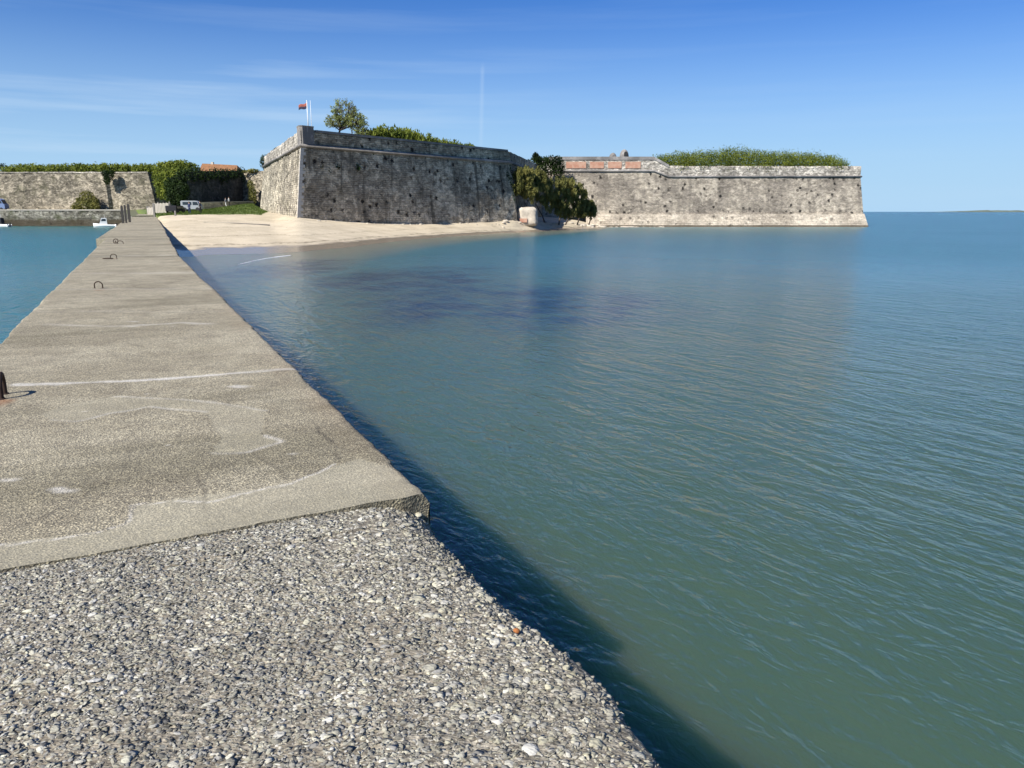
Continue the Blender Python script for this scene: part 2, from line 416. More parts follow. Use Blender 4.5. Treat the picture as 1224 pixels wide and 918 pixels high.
def pier_r(Y):
    Y = np.asarray(Y, float); return np.where(Y < rY[0], xr(Y), np.interp(Y, rY, rX))
LY0 = far_l[0][1]
l2Y = np.array([p[1] for p in far_l[2:]]); l2X = np.array([p[0] for p in far_l[2:]])
def pier_l(Y):
    Y = np.asarray(Y, float); return np.where(Y < l2Y[0], xl(Y), np.interp(Y, l2Y, l2X))

def terrain_z(x, y):
    z = tz0(x, y)
    # the harbour side, left of pier and quay wall, is deep water
    lim = np.where(y < 118, xl(y) + 1.2, -(612 - 160) / 937 * np.clip(y, 118, 400) + 1)
    t = np.clip((lim - x) / 1.5, 0, 1) * (y < 214)
    t = np.maximum(t, np.clip((-172 - x) / 3, 0, 1))
    z = z * (1 - t) + (-3.0) * t
    # leave room for the pier
    inp = (x > pier_l(y) - 0.8) & (x < pier_r(y) + 0.1) & (y < 133)
    z = np.where(inp, np.minimum(z, deck_z(y) - 0.5), z)
    out_ = np.clip((x - pier_r(y)) / 4, 0, 1); near_ = (x >= pier_r(y)) & (out_ < 1) & (y < 133)
    z = np.where(near_, np.minimum(z, (deck_z(y) - 0.12) * (1 - out_) + 9 * out_), z)
    return np.maximum(z, -6)

def pip(px, py, poly):
    inside = np.zeros(np.shape(px), bool); n = len(poly); j = n - 1
    for i in range(n):
        xi, yi = poly[i]; xj, yj = poly[j]
        cnd = ((yi > py) != (yj > py)) & (px < (xj - xi) * (py - yi) / (yj - yi + 1e-12) + xi)
        inside ^= cnd; j = i
    return inside
def seg_dist(x, y, pts):
    d = np.full(np.shape(x), 1e9)
    for (ax, ay), (bx, by) in zip(pts[:-1], pts[1:]):
        dx, dy = bx - ax, by - ay; t = np.clip(((x - ax) * dx + (y - ay) * dy) / (dx * dx + dy * dy + 1e-12), 0, 1)
        d = np.minimum(d, np.hypot(x - ax - t * dx, y - ay - t * dy))
    return d

xs = np.concatenate([np.linspace(-420, -135, 20), np.arange(-130, 42, 0.7), np.linspace(45, 260, 25)])
ys = np.concatenate([np.linspace(-60, 42, 12), np.arange(45, 170, 0.7), np.linspace(172, 230, 50), np.linspace(240, 700, 20)])
X, Y = np.meshgrid(xs, ys); Z = terrain_z(X, Y)
dry = np.clip((Z - 0.5) / 1.0, 0, 1)
Z = Z + (fbm(X * 0.35, Y * 0.35, 3) * 0.10 + fbm(X * 1.1, Y * 1.1, 5, 2) * 0.05) * dry
# grass mask: bank above the beach
gl = [V(120, 0, 112)[:2], V(190, 0, 114)[:2], V(250, 0, 113)[:2], V(312, 0, 118)[:2], V(330, 0, 200)[:2], V(330, 0, 300)[:2], V(100, 0, 300)[:2]]
gd = seg_dist(X, Y, gl[:4]); gm = np.where(pip(X, Y, gl), 1.0, -1.0) * gd
gmask = np.clip(gm / 1.0 + fbm(X * 0.5, Y * 0.5, 9) * 1.6 + 0.2, 0, 1)
def ground_mat():
    m, n, l, b = new_mat('beach sand and grass')
    at = N(n, 'Attribute', attribute_name='mask'); sp = N(n, 'SeparateColor'); l.new(at.outputs[0], sp.inputs[0])
    geo = N(n, 'NewGeometry').outputs['Position']; sx = N(n, 'SeparateXYZ'); l.new(geo, sx.inputs[0])
    f1, f2, f3 = noise(n, l, geo, 0.3, 6, 0.65), noise(n, l, geo, 3.0, 6, 0.7), noise(n, l, geo, 30, 3, 0.7)
    sand = mix(n, l, rangemap(n, l, f1, 0.35, 0.65), (0.45, 0.378, 0.26), (0.56, 0.475, 0.335))
    sand = mix(n, l, rangemap(n, l, f2, 0.55, 0.75, 0, 0.55), sand, (0.36, 0.29, 0.2))
    # wrack lines of dry weed following the height of the tide
    wz = math_n(n, l, 'ADD', sx.outputs[2], math_n(n, l, 'MULTIPLY', f1, 0.35))
    for z0, w, s in ((0.66, 0.07, 1.0), (1.2, 0.06, 0.6), (1.9, 0.06, 0.4), (2.6, 0.06, 0.5)):
        d = math_n(n, l, 'ABSOLUTE', math_n(n, l, 'SUBTRACT', wz, z0))
        f = math_n(n, l, 'MULTIPLY', rangemap(n, l, d, 0.0, w, s, 0), rangemap(n, l, f2, 0.42, 0.58))
        sand = mix(n, l, f, sand, (0.12, 0.09, 0.055))
    wet = rangemap(n, l, wz, 0.42, 0.6, 1, 0)
    sand = mix(n, l, wet, sand, mix(n, l, f2, (0.21, 0.17, 0.12), (0.28, 0.23, 0.16)))
    grs = mix(n, l, rangemap(n, l, f1, 0.3, 0.7), (0.09, 0.14, 0.025), (0.14, 0.17, 0.04))
    grs = mix(n, l, rangemap(n, l, f2, 0.5, 0.7, 0, 0.6), grs, (0.16, 0.15, 0.07))
    c = mix(n, l, sp.outputs[0], sand, grs)
    l.new(c, b.inputs['Base Color'])
    l.new(rangemap(n, l, wet, 0, 1, 0.95, 0.22), b.inputs['Roughness'])
    h = math_n(n, l, 'ADD', math_n(n, l, 'MULTIPLY', f2, 1.0), math_n(n, l, 'MULTIPLY', f3, 0.12))
    bm = N(n, 'Bump'); bm.inputs['Distance'].default_value = 0.12; l.new(h, bm.inputs['Height'])
    l.new(rangemap(n, l, wet, 0, 1, 0.8, 0.05), bm.inputs['Strength']); l.new(bm.outputs[0], b.inputs['Normal'])
    return m
gobj = mesh_obj('ground', np.stack([X.ravel(), Y.ravel(), Z.ravel()], 1), grid_faces(*X.shape), ground_mat(), smooth=True,
                attr=np.stack([gmask.ravel()] * 3, 1))
tag(gobj, kind='structure')

# ------------------------------------------------------------------ water
ang = np.concatenate([np.radians(np.linspace(-48, 48, 420)), np.radians(np.linspace(52, 308, 60))])
rad = np.concatenate([[0.01], np.geomspace(1.5, 400, 480), np.geomspace(450, 30000, 26)])
A, R = np.meshgrid(ang, rad)
A2 = np.concatenate([A, A[:, :1] + 2 * math.pi], 1); R2 = np.concatenate([R, R[:, :1]], 1)
WX, WY = R2 * np.sin(A2), R2 * np.cos(A2)
WZT = terrain_z(np.clip(WX, -300, 250), np.clip(WY, -60, 600))
depth = np.clip(-WZT, 0, 6); depth[(R2 > 400)] = 6
# weed beds on the sea bed, traced where they lie
def bed(px0, px1, py0, py1, s, e=0.9):
    a, b_, c_, d_ = U(px0, (py0 + py1) / 2, 0), U(px1, (py0 + py1) / 2, 0), U((px0 + px1) / 2, py0, 0), U((px0 + px1) / 2, py1, 0)
    cx, cy = (a[0] + b_[0]) / 2, (c_[1] + d_[1]) / 2
    w, h = abs(b_[0] - a[0]) / 2, abs(c_[1] - d_[1]) / 2
    q = np.hypot((WX - cx) / w, (WY - cy) / h) + fbm(WX * 0.16, WY * 0.12, s, 5) * e
    return np.clip(1.25 - q, 0, 1)
weed = np.minimum(1, 1.35 * np.maximum.reduce([bed(330, 620, 318, 372, 21), bed(560, 820, 338, 400, 23) * 0.8, bed(430, 600, 345, 400, 27), bed(255, 380, 312, 345, 29) * 0.75]))
harb = (np.where(WY < 140, WX < pier_l(WY) + 1.5, WX < -65)).astype(float) * (WY > -50)
M2 = np.stack([(depth / 6).ravel(), weed.ravel(), harb.ravel()], 1)

def N_len(n, l, geo):
    v = N(n, 'VectorMath', operation='LENGTH'); mp_ = N(n, 'Mapping'); mp_.inputs['Location'].default_value = (8, 0, 0); l.new(geo, mp_.inputs[0]); l.new(mp_.outputs[0], v.inputs[0]); return v.outputs['Value']
def water_mat():
    m, n, l, b = new_mat('murky estuary water')
    at = N(n, 'Attribute', attribute_name='mask'); sp = N(n, 'SeparateColor'); l.new(at.outputs[0], sp.inputs[0])
    geo = N(n, 'NewGeometry').outputs['Position']
    f1 = noise(n, l, geo, 0.06, 4, 0.6); f2 = noise(n, l, geo, 0.9, 4, 0.6)
    deep = mix(n, l, rangemap(n, l, f1, 0.35, 0.65), (0.042, 0.080, 0.056), (0.057, 0.09, 0.058))
    sep = N(n, 'SeparateXYZ'); l.new(geo, sep.inputs[0])
    deep = mix(n, l, rangemap(n, l, sep.outputs[1], 12, 60), deep, (0.038, 0.116, 0.134))
    shallow = mix(n, l, f2, (0.12, 0.13, 0.10), (0.17, 0.17, 0.13))
    c = mix(n, l, rangemap(n, l, sp.outputs[0], 0.02, 0.26, 1, 0), deep, shallow)
    wd = math_n(n, l, 'MULTIPLY', sp.outputs[1], rangemap(n, l, noise(n, l, geo, 0.45, 6, 0.7), 0.4, 0.6, 0.3, 0.95))
    c = mix(n, l, wd, c, (0.006, 0.026, 0.052))
    c = mix(n, l, sp.outputs[2], c, (0.016, 0.112, 0.118))
    l.new(c, b.inputs['Base Color'])
    b.subsurface_method = 'BURLEY'
    b.inputs['Subsurface Weight'].default_value = 1.0
    b.inputs['Subsurface Radius'].default_value = (0.5, 1.0, 0.8); b.inputs['Subsurface Scale'].default_value = 1.3
    l.new(rangemap(n, l, N_len(n, l, geo), 6, 90, 0.10, 0.258), b.inputs['Roughness']); b.inputs['IOR'].default_value = 1.33
    # waves: crests run along the pier (u across, v along)
    rot = math.atan2(0.434, 0.901)
    def wave(su, sv, scale, det, turn=0.0, rough=0.5, dist=0.0):
        mpn = N(n, 'Mapping'); mpn.vector_type = 'TEXTURE'
        mpn.inputs['Rotation'].default_value = (0, 0, rot + turn); mpn.inputs['Scale'].default_value = (su, sv, 1)
        l.new(geo, mpn.inputs[0]); return noise(n, l, mpn.outputs[0], scale, det, rough, dist)
    w1 = wave(1.0, 3.2, 1.7, 3, 0.0, 0.55, 0.7)          # ~1 m wavelets, long crested
    w2 = wave(1.0, 2.2, 5.2, 3, 0.3, 0.55, 0.6)
    w3 = wave(1.0, 1.8, 11, 3, -0.5)
    w4 = wave(1.0, 2.5, 0.22, 2, 0.1)
    h = math_n(n, l, 'ADD', math_n(n, l, 'MULTIPLY', w1, 0.13), math_n(n, l, 'MULTIPLY', w2, 0.052))
    h = math_n(n, l, 'ADD', h, math_n(n, l, 'MULTIPLY', w3, 0.022))
    h = math_n(n, l, 'ADD', h, math_n(n, l, 'MULTIPLY', w4, 0.16))
    bm = N(n, 'Bump'); bm.inputs['Distance'].default_value = 1.0; l.new(h, bm.inputs['Height'])
    gust = noise(n, l, geo, 0.035, 3, 0.5)
    calm = rangemap(n, l, sp.outputs[0], 0.0, 0.12, 0.25, 1.0)
    l.new(math_n(n, l, 'MULTIPLY', calm, rangemap(n, l, gust, 0.35, 0.65, 0.6, 1.0)), bm.inputs['Strength'])
    l.new(bm.outputs[0], b.inputs['Normal'])
    return m
M['water'] = water_mat()
sea = mesh_obj('sea', np.stack([WX.ravel(), WY.ravel(), np.zeros(WX.size)], 1), grid_faces(*WX.shape)[:, ::-1].copy(), M['water'], smooth=True, attr=M2)
tag(sea, kind='structure')

# ------------------------------------------------------------------ the pier
pdir = np.array([-0.434, 0.901]); ndir = np.array([0.901, 0.434])
def slab_mat():
    m, n, l, b = new_mat('worn pier concrete')
    at = N(n, 'Attribute', attribute_name='mask'); sp = N(n, 'SeparateColor'); l.new(at.outputs[0], sp.inputs[0])
    geo = N(n, 'NewGeometry').outputs['Position']
    big, med = noise(n, l, geo, 0.55, 6, 0.6), noise(n, l, geo, 2.6, 6, 0.65)
    g1 = noise(n, l, geo, 70, 3, 0.75)
    vo = N(n, 'TexVoronoi'); vo.inputs['Scale'].default_value = 85; l.new(geo, vo.inputs['Vector'])
    c = mix(n, l, rangemap(n, l, big, 0.35, 0.65), (0.302, 0.273, 0.204), (0.392, 0.36, 0.277))
    c = mix(n, l, rangemap(n, l, med, 0.4, 0.7, 0, 0.6), c, (0.205, 0.18, 0.135))
    mpb = N(n, 'Mapping'); mpb.vector_type = 'TEXTURE'; mpb.inputs['Rotation'].default_value = (0, 0, math.atan2(0.434, 0.901)); mpb.inputs['Scale'].default_value = (6, 1.3, 1); l.new(geo, mpb.inputs[0])
    bnd_ = noise(n, l, mpb.outputs[0], 0.8, 5, 0.65)
    c = mix(n, l, rangemap(n, l, bnd_, 0.5, 0.66, 0, 0.65), c, (0.175, 0.158, 0.11))
    c = mix(n, l, rangemap(n, l, bnd_, 0.3, 0.42, 0.45, 0), c, (0.42, 0.38, 0.3))
    # exposed fine aggregate
    agg = mix(n, l, rangemap(n, l, g1, 0.42, 0.62), (0.45, 0.43, 0.41), (1.42, 1.4, 1.32))
    spk = mix(n, l, rangemap(n, l, vo.outputs['Color'], 0.3, 0.8), (0.75, 0.75, 0.75), (1.3, 1.28, 1.22))
    rough = mix(n, l, 1.0, mix(n, l, 0.8, c, agg, 'MULTIPLY'), spk, 'MULTIPLY')
    g2 = noise(n, l, geo, 24, 4, 0.7)
    patchc = mix(n, l, rangemap(n, l, g2, 0.3, 0.7), (0.295, 0.272, 0.2), (0.355, 0.33, 0.25))
    c = mix(n, l, math_n(n, l, 'MULTIPLY', sp.outputs[0], rangemap(n, l, g1, 0.3, 0.62, 1.0, 0.6)), rough, patchc)
    c = mix(n, l, math_n(n, l, 'MULTIPLY', sp.outputs[1], rangemap(n, l, g2, 0.3, 0.6, 0.4, 1)), c, (0.62, 0.59, 0.53))
    c = mix(n, l, sp.outputs[2], c, (0.26, 0.11, 0.045))
    c = mix(n, l, at.outputs['Alpha'], c, (0.06, 0.052, 0.04))
    # sides: darker, weed below the tide line
    sx = N(n, 'SeparateXYZ'); l.new(geo, sx.inputs[0])
    wob = math_n(n, l, 'ADD', sx.outputs[2], math_n(n, l, 'MULTIPLY', med, 0.6))
    c = mix(n, l, rangemap(n, l, wob, 1.2, 1.7, 1, 0), c, mix(n, l, med, (0.03, 0.035, 0.018), (0.09, 0.08, 0.05)))
    l.new(c, b.inputs['Base Color']); b.inputs['Roughness'].default_value = 0.9
    b.inputs['Specular IOR Level'].default_value = 0.25
    hh = math_n(n, l, 'ADD', math_n(n, l, 'MULTIPLY', g1, 0.5), math_n(n, l, 'MULTIPLY', vo.outputs['Distance'], 0.6))
    hh = math_n(n, l, 'MULTIPLY', hh, rangemap(n, l, sp.outputs[0], 0, 1, 1.0, 0.3))
    hh = math_n(n, l, 'ADD', hh, math_n(n, l, 'MULTIPLY', med, 1.2))
    l.new(bump(n, l, hh, 0.9, 0.012), b.inputs['Normal'])
    return m
M['slab'] = slab_mat()
pier = empty('stone_pier', (0, 0, 0), 0, 'long narrow concrete pier running from the bottom of the photo to the beach', 'pier')

# slab deck and flanks: rows along the pier (oblique rows parallel to the near edge of the slab)
E0, E1 = U(-20, 694, 1.97)[:2], U(509, 590, 2.0)[:2]     # near edge of the slab
def front_t(t):   # t in 0 (left) .. 1 (right): front edge point
    l0 = np.array([xl(2.78), 2.78]); r0 = np.array([xr(4.24), 4.24])
    p = l0[None] * (1 - t[:, None]) + r0[None] * t[:, None]
    return p
sv = np.concatenate([[0, 0.006, 0.02], np.arange(0.04, 5, 0.022), 5 + np.cumsum(np.geomspace(0.023, 0.9, 540))])
tot = sv[-1]
nt = 190
tt = np.linspace(0, 1, nt)
fr = front_t(tt)
rows = []
for s in sv:
    yy = fr[:, 1] + s
    w = min(1, s / 12); ymid = 3.6 + s
    yy = yy * (1 - w) + (ymid + (tt - 0.5) * 0.6 * 0 ) * w
    xL, xR = pier_l(yy), pier_r(yy)
    rows.append(np.stack([xL * (1 - tt) + xR * tt, yy], 1))
G = np.array(rows)                                   # (ns, nt, 2)
keep = G[:, :, 1].mean(1) < 134; G = G[keep]; ns = len(G)
gx, gy = G[:, :, 0], G[:, :, 1]
gz = deck_z(gy) + fbm(gx * 0.7, gy * 0.7, 40) * 0.014 * np.clip(np.arange(ns) / 40, 0, 1)[:, None] + fbm(gx * 6, gy * 6, 44, 3) * 0.004 * (gy < 25)
# worn arrises: edges round off and wobble
ew = np.minimum(tt, 1 - tt) * 3.3
gz -= 0.02 * np.exp(-ew / 0.02)[None, :]
wob = fbm(gy[:, -1] * 1.3, gy[:, -1] * 0 + 3, 51, 4) * 0.022 + fbm(gy[:, -1] * 9, gy[:, -1] * 0, 57, 3) * 0.022
blk = (hash2(np.floor(gy[:, -1] / 3.6), 2.0, 3) - 0.5) * 0.07
shift = np.zeros_like(gx); edge = np.clip(1 - (1 - tt) * 14, 0, 1)
shift += (wob + blk * (gy[:, -1] > 6))[:, None] * edge[None]
edl = np.clip(1 - tt * 14, 0, 1)
shift -= (fbm(gy[:, 0] * 1.1, gy[:, 0] * 0 + 9, 61, 4) * 0.04 + fbm(gy[:, 0] * 8, gy[:, 0] * 0 + 9, 66, 3) * 0.02)[:, None] * edl[None]
gx = gx + shift
# ragged near lip of the slab
lip = np.exp(-np.maximum(0, np.arange(ns)[:, None] * 1.0) / 2.0)
gy = gy + (fbm(gx * 3, gx * 0, 71, 4) * 0.04) * lip
PD = pdir
def pxpoly(pts, z=2.0): return [tuple(U(a, b, z)[:2]) for a, b in pts]
def softline(pts, w, seed, wav=0.05, brk=0.0):
    d = seg_dist(gx + fbm(gx * 3, gy * 3, seed) * wav, gy + fbm(gx * 3, gy * 3, seed + 9) * wav, pxpoly(pts))
    r = np.clip(1 - d / w, 0, 1)
    if brk: r = r * np.clip(0.72 + brk * fbm(gx * 2.2, gy * 2.2, seed + 4), 0, 1)
    return r
patch = np.zeros_like(gx); line = np.zeros_like(gx)
P1_ = [(50, 495), (90, 482), (140, 474), (250, 480), (320, 491), (316, 520), (335, 528), (300, 540), (255, 541), (262, 520), (245, 492), (180, 486), (130, 494), (90, 504), (62, 503)]
ins = pip(gx + fbm(gx * 4, gy * 4, 81) * 0.05, gy + fbm(gx * 4, gy * 4, 82) * 0.05, pxpoly(P1_))
patch = np.maximum(patch, ins * 0.4)
line = np.maximum(line, softline([(62, 503), (90, 504), (130, 494), (180, 486), (245, 492)], 0.036, 83, 0.05, 0.9) * 0.6)
line = np.maximum(line, softline([(255, 541), (300, 540), (335, 528), (316, 520)], 0.036, 84, 0.05, 0.9) * 0.6)
line = np.maximum(line, softline([(140, 474), (250, 480), (320, 491)], 0.034, 85, 0.05, 0.8) * 0.45)
# smoother mortar band next to the near edge, with a pale rim
bnd = [(-60, 640), (0, 650), (100, 640), (150, 626), (165, 603), (210, 598), (300, 585), (350, 574), (400, 556), (430, 548), (470, 560), (520, 600), (520, 640), (-60, 740)]
ins2 = pip(gx + fbm(gx * 3, gy * 3, 86) * 0.06, gy + fbm(gx * 3, gy * 3, 87) * 0.06, pxpoly(bnd))
patch = np.maximum(patch, ins2 * 0.62)
line = np.maximum(line, softline([(-60, 652), (0, 650), (60, 645), (100, 640), (150, 626), (165, 603), (210, 598), (250, 600), (300, 588), (345, 580), (385, 566), (400, 556)], 0.014, 88, 0.06, 0.8) * 0.8)
# joints between pours
line = np.maximum(line, softline([(20, 460), (60, 459.5), (130, 456), (220, 451), (300, 445), (372, 439)], 0.085, 91, 0.08, .7) * 1.2)
for k, (pts, st) in enumerate([([(60, 387), (125, 390), (175, 388), (215, 386), (250, 388)], 0.5), ([(40, 372), (280, 372)], 0.15), ([(75, 346), (245, 345)], 0.3), ([(113, 306.5), (210, 305)], 0.7),
                               ([(120, 297), (205, 296)], 0.25), ([(128, 288), (203, 287)], 0.5), ([(140, 274.5), (196, 274)], 0.8), ([(90, 327), (232, 326)], 0.25)]):
    line = np.maximum(line, softline(pts, 0.10 + 0.05 * k, 95 + k, 0.1, 0.8) * st)
for cx, cy, w in [(160, 384, 0.10), (172, 388, 0.16), (158, 390, 0.12), (207, 390, 0.07), (215, 386, 0.06), (78, 588, 0.08), (12, 574, 0.09), (68, 585, 0.05), (285, 462, 0.12), (350, 543, 0.06), (200, 531, 0.03), (95, 478, 0.02), (175, 471, 0.03), (100, 492, 0.03)]:
    p = U(cx, cy, 2.0); q = np.hypot((gx - p[0]) / w, (gy - p[1]) / (w * 0.45)) + fbm(gx * 7, gy * 7, 99) * 0.7
    line = np.maximum(line, np.clip(1.25 - q, 0, 1) * 0.6)
rust = np.zeros_like(gx)
for cx, cy, w in [(4, 480, 0.10), (-6, 484, 0.14), (118, 347, 0.12), (137, 309, 0.12)]:
    p = U(cx, cy, 2.0); q = np.hypot((gx - p[0]) / w, (gy - p[1]) / w) + fbm(gx * 9, gy * 9, 97) * 0.5
    rust = np.maximum(rust, np.clip(1.1 - q, 0, 1) * 0.6)
# edge lichen: ochre tint near the right arris handled by the third mask lightly
edge_t = np.clip(1 - (1 - tt) * 3.3 / 0.35, 0, 1)[None] * np.clip(fbm(gx * 1.2, gy * 1.2, 120) + 0.2, 0, 1)
rust = np.maximum(rust, edge_t * 0.16)
line = np.clip(line * 0.95, 0, 1)
crack = np.zeros_like(gx)
for pts, st in (([(20, 461), (130, 457), (220, 452), (372, 440)], .5), ([(370, 502), (382, 515), (398, 532), (405, 548)], .8), ([(113, 307.5), (212, 306)], .8), ([(128, 289), (203, 288)], .9), ([(140, 275.4), (197, 275)], .9), ([(60, 372), (160, 374), (300, 371)], .45),
                ([(0, 640), (40, 628), (90, 600), (150, 560), (170, 520)], .35), ([(215, 560), (240, 590), (235, 612)], .4), ([(300, 545), (330, 562), (352, 578)], .5), ([(75, 347), (160, 344), (245, 347)], .7), ([(150, 404), (190, 430), (185, 455)], .35)):
    k_ = 91 + int(pts[0][0])
    d_ = seg_dist(gx + fbm(gx * 2.5, gy * 2.5, k_) * .09, gy + fbm(gx * 2.5, gy * 2.5, k_ + 5) * .09, pxpoly(pts))
    crack = np.maximum(crack, np.clip(1 - d_ / np.maximum(.022, gy * .0035), 0, 1) * st * np.clip(.75 + 1.2 * fbm(gx * 4, gy * 4, k_ + 2), 0, 1))
# a slight hollow where joints are
gz = gz - 0.003 * line
top = np.stack([gx, gy, gz], 2)
# side skirts
def skirt(col, out):
    c = top[:, col]; lv = [0.0, 0.05, 0.16, 0.4, 0.9, 1.6, 3.2, 5.2]
    r = []
    for q in lv[1:]:
        o_ = out * (0.02 + 0.015 * q) + fbm(c[:, 1] * 3, c[:, 1] * 0 + q * 5, 130, 3) * 0.03
        r.append(np.stack([c[:, 0] + 0.9 * o_, c[:, 1] + 0.43 * o_, c[:, 2] - q], 1))
    return np.array(r).transpose(1, 0, 2)            # ns, levels, 3
Rk = skirt(-1, 1.0); Lk = skirt(0, -1.0)
full = np.concatenate([Lk[:, ::-1], top, Rk], 1)
nc = full.shape[1]; z7 = np.zeros((ns, 7))
att = np.stack([np.concatenate([z7, patch, z7], 1), np.concatenate([z7, line, z7], 1), np.concatenate([z7, rust, z7], 1), np.concatenate([z7, crack, z7], 1)], 2)
# near face of the slab
fv = full.reshape(-1, 3); ff = grid_faces(ns, nc)
fv = np.concatenate([fv, full[0]]); row0 = full[0].copy(); low = row0.copy(); low[:, 2] = np.minimum(low[:, 2], 1.6) - 0.25; low[:, 1] += 0.03
fv = np.concatenate([fv, low]); n0 = ns * nc + nc; nb = ns * nc
i = np.arange(nc - 1); ff = np.concatenate([ff, np.stack([n0 + i, n0 + i + 1, nb + i + 1, nb + i], 1)])
att = np.concatenate([att.reshape(-1, 4), np.zeros((2 * nc, 4))])
mesh_obj('concrete_deck', fv, ff, M['slab'], pier, smooth=True, attr=att)

# ledge widening on the harbour side
lg = [far_l[0], far_l[1], far_l[2]]
ts = np.linspace(0, 1, 60)
Yl = np.interp(ts, [0, 1], [far_l[1][1], far_l[2][1] + 0.3])
Xi = xl(Yl) + 0.05; Xo = np.interp(Yl, [far_l[1][1], far_l[2][1]], [far_l[1][0] - 0.15, far_l[2][0] - 0.02]) + fbm(Yl, Yl * 0, 5) * 0.05
ztop = deck_z(Yl) - 0.02
prof = np.stack([np.stack([Xi, Yl, ztop], 1), np.stack([Xo, Yl - 0.1, ztop], 1), np.stack([Xo - 0.05, Yl - 0.1, ztop - 5], 1), np.stack([Xi, Yl, ztop - 5], 1)], 1)
lv = prof.reshape(-1, 3); lf = [tuple(r) for r in grid_faces(60, 4)] + [(0, 1, 2, 3), (59 * 4 + 3, 59 * 4 + 2, 59 * 4 + 1, 59 * 4)]
mesh_obj('side_ledge', lv, lf, M['slab'], pier, attr=np.zeros((len(lv), 4)))

# the rough shell-and-pebble concrete at the near end
def rub_edge(y):   # right edge of the rough part
    pts = [(513, 618, 1.80), (529, 663, 1.82), (572, 700, 1.88), (618, 743, 1.88), (653, 772, 1.86), (708, 810, 1.88), (735, 837, 1.88), (751, 868, 1.88), (790, 918, 1.88)]
    q = np.array([U(*p)[:2] for p in pts][::-1])
    return np.where(y < q[0, 1], q[0, 0] + (q[0, 1] - y) * 0.45, np.interp(y, q[:, 1], q[:, 0]))
def rub_front(x):  # where it meets the slab
    a, c_ = np.array([xl(2.78), 2.78]), np.array([xr(4.24), 4.24])
    return a[1] + (x - a[0]) * (c_[1] - a[1]) / (c_[0] - a[0]) + 0.02
ysr = np.concatenate([np.arange(-3.0, 1.4, 0.04), np.arange(1.4, 4.42, 0.0085)])
ntr = 360
tr_ = np.concatenate([np.linspace(0, 0.25, 40)[:-1], np.linspace(0.25, 1, ntr - 39)]) 
RX = []; RY = []
for y in ysr:
    r_ = rub_edge(y); l_ = xl(y)
    RX.append(l_ * (1 - tr_) + r_ * tr_); RY.append(np.full(ntr, y))
RX, RY = np.array(RX), np.array(RY)
def rub_z(x, y):
    r_ = rub_edge(y); dE = np.maximum(r_ - x, 0) * 0.9
    z = 1.984 + fbm(x * 1.5, y * 1.5, 140) * 0.012 + fbm(x * 9, y * 9, 143, 3) * 0.006 + np.abs(fbm(x * 28, y * 28, 147, 3)) * -0.009
    z = z - 0.08 * np.exp(-dE / 0.08) - 0.02 * np.exp(-dE / 0.5)
    z = np.where(y > rub_front(x) - 0.35, np.minimum(z + 0.01, 1.986), z)
    z = z - 0.12 * np.clip((y - 3.75) / 0.35, 0, 1) * np.exp(-dE / 0.16)       # broken corner below the slab
    return z
RZ = rub_z(RX, RY)
fy = rub_front(RX)
RZ = np.where(RY > fy + 0.02, RZ - 0.12, RZ)
RZ[:, -1] -= 0.03; RZ[:, 0] -= 0.03
topr = np.stack([RX, RY, RZ], 2)
def skr(col, out):
    c = topr[:, col]; r = []
    for q in [0.04, 0.12, 0.3, 0.7, 1.3, 2.6, 5.0]:
        o_ = -out * (0.03 + 0.02 * min(q, .5)) + np.abs(fbm(c[:, 1] * 7, c[:, 1] * 0 + q * 9, 150, 4)) * 0.07 * out
        r.append(np.stack([c[:, 0] + o_, c[:, 1] + 0.4 * o_, c[:, 2] - q], 1))
    return np.array(r).transpose(1, 0, 2)
fullr = np.concatenate([skr(0, -1)[:, ::-1], topr, skr(-1, 1)], 1)
ncr = fullr.shape[1]
def rub_mat():
    m, n, l, b = new_mat('shell and pebble concrete')
    at = N(n, 'Attribute', attribute_name='mask'); sp = N(n, 'SeparateColor'); l.new(at.outputs[0], sp.inputs[0])
    geo = N(n, 'NewGeometry').outputs['Position']
    big, fin = noise(n, l, geo, 1.2, 5, 0.6), noise(n, l, geo, 60, 4, 0.7)
    vo = N(n, 'TexVoronoi'); vo.inputs['Scale'].default_value = 75; vo.inputs['Randomness'].default_value = 1
    mpv = N(n, 'Mapping'); mpv.inputs['Rotation'].default_value = (0, 0, 0.5); mpv.inputs['Scale'].default_value = (0.7, 1.3, 1); l.new(geo, mpv.inputs[0])
    l.new(mpv.outputs[0], vo.inputs['Vector'])
    base = mix(n, l, rangemap(n, l, fin, 0.3, 0.7), (0.13, 0.117, 0.092), (0.34, 0.31, 0.25))
    cell = mix(n, l, rangemap(n, l, vo.outputs['Color'], 0.15, 0.9), (0.45, 0.44, 0.43), (1.5, 1.48, 1.42))
    base = mix(n, l, 1.0, base, cell, 'MULTIPLY')
    base = mix(n, l, rangemap(n, l, big, 0.4, 0.7, 0, 0.4), base, (0.24, 0.2, 0.14))
    # shells and pebbles carry their own colour in the mask
    own = mix(n, l, rangemap(n, l, fin, 0.2, 0.8, 0.0, 0.35), at.outputs[0], (0.3, 0.29, 0.27))
    c = mix(n, l, at.outputs['Alpha'], base, own)
    sx = N(n, 'SeparateXYZ'); l.new(geo, sx.inputs[0])
    c = mix(n, l, rangemap(n, l, sx.outputs[2], 1.3, 1.75, 1, 0), c, mix(n, l, big, (0.02, 0.022, 0.013), (0.07, 0.06, 0.04)))
    l.new(c, b.inputs['Base Color']); b.inputs['Roughness'].default_value = 0.85
    b.inputs['Specular IOR Level'].default_value = 0.3
    hh = math_n(n, l, 'ADD', math_n(n, l, 'MULTIPLY', fin, 0.8), vo.outputs['Distance'])
    l.new(bump(n, l, hh, 0.8, 0.006), b.inputs['Normal'])
    return m
M['rubble'] = rub_mat()

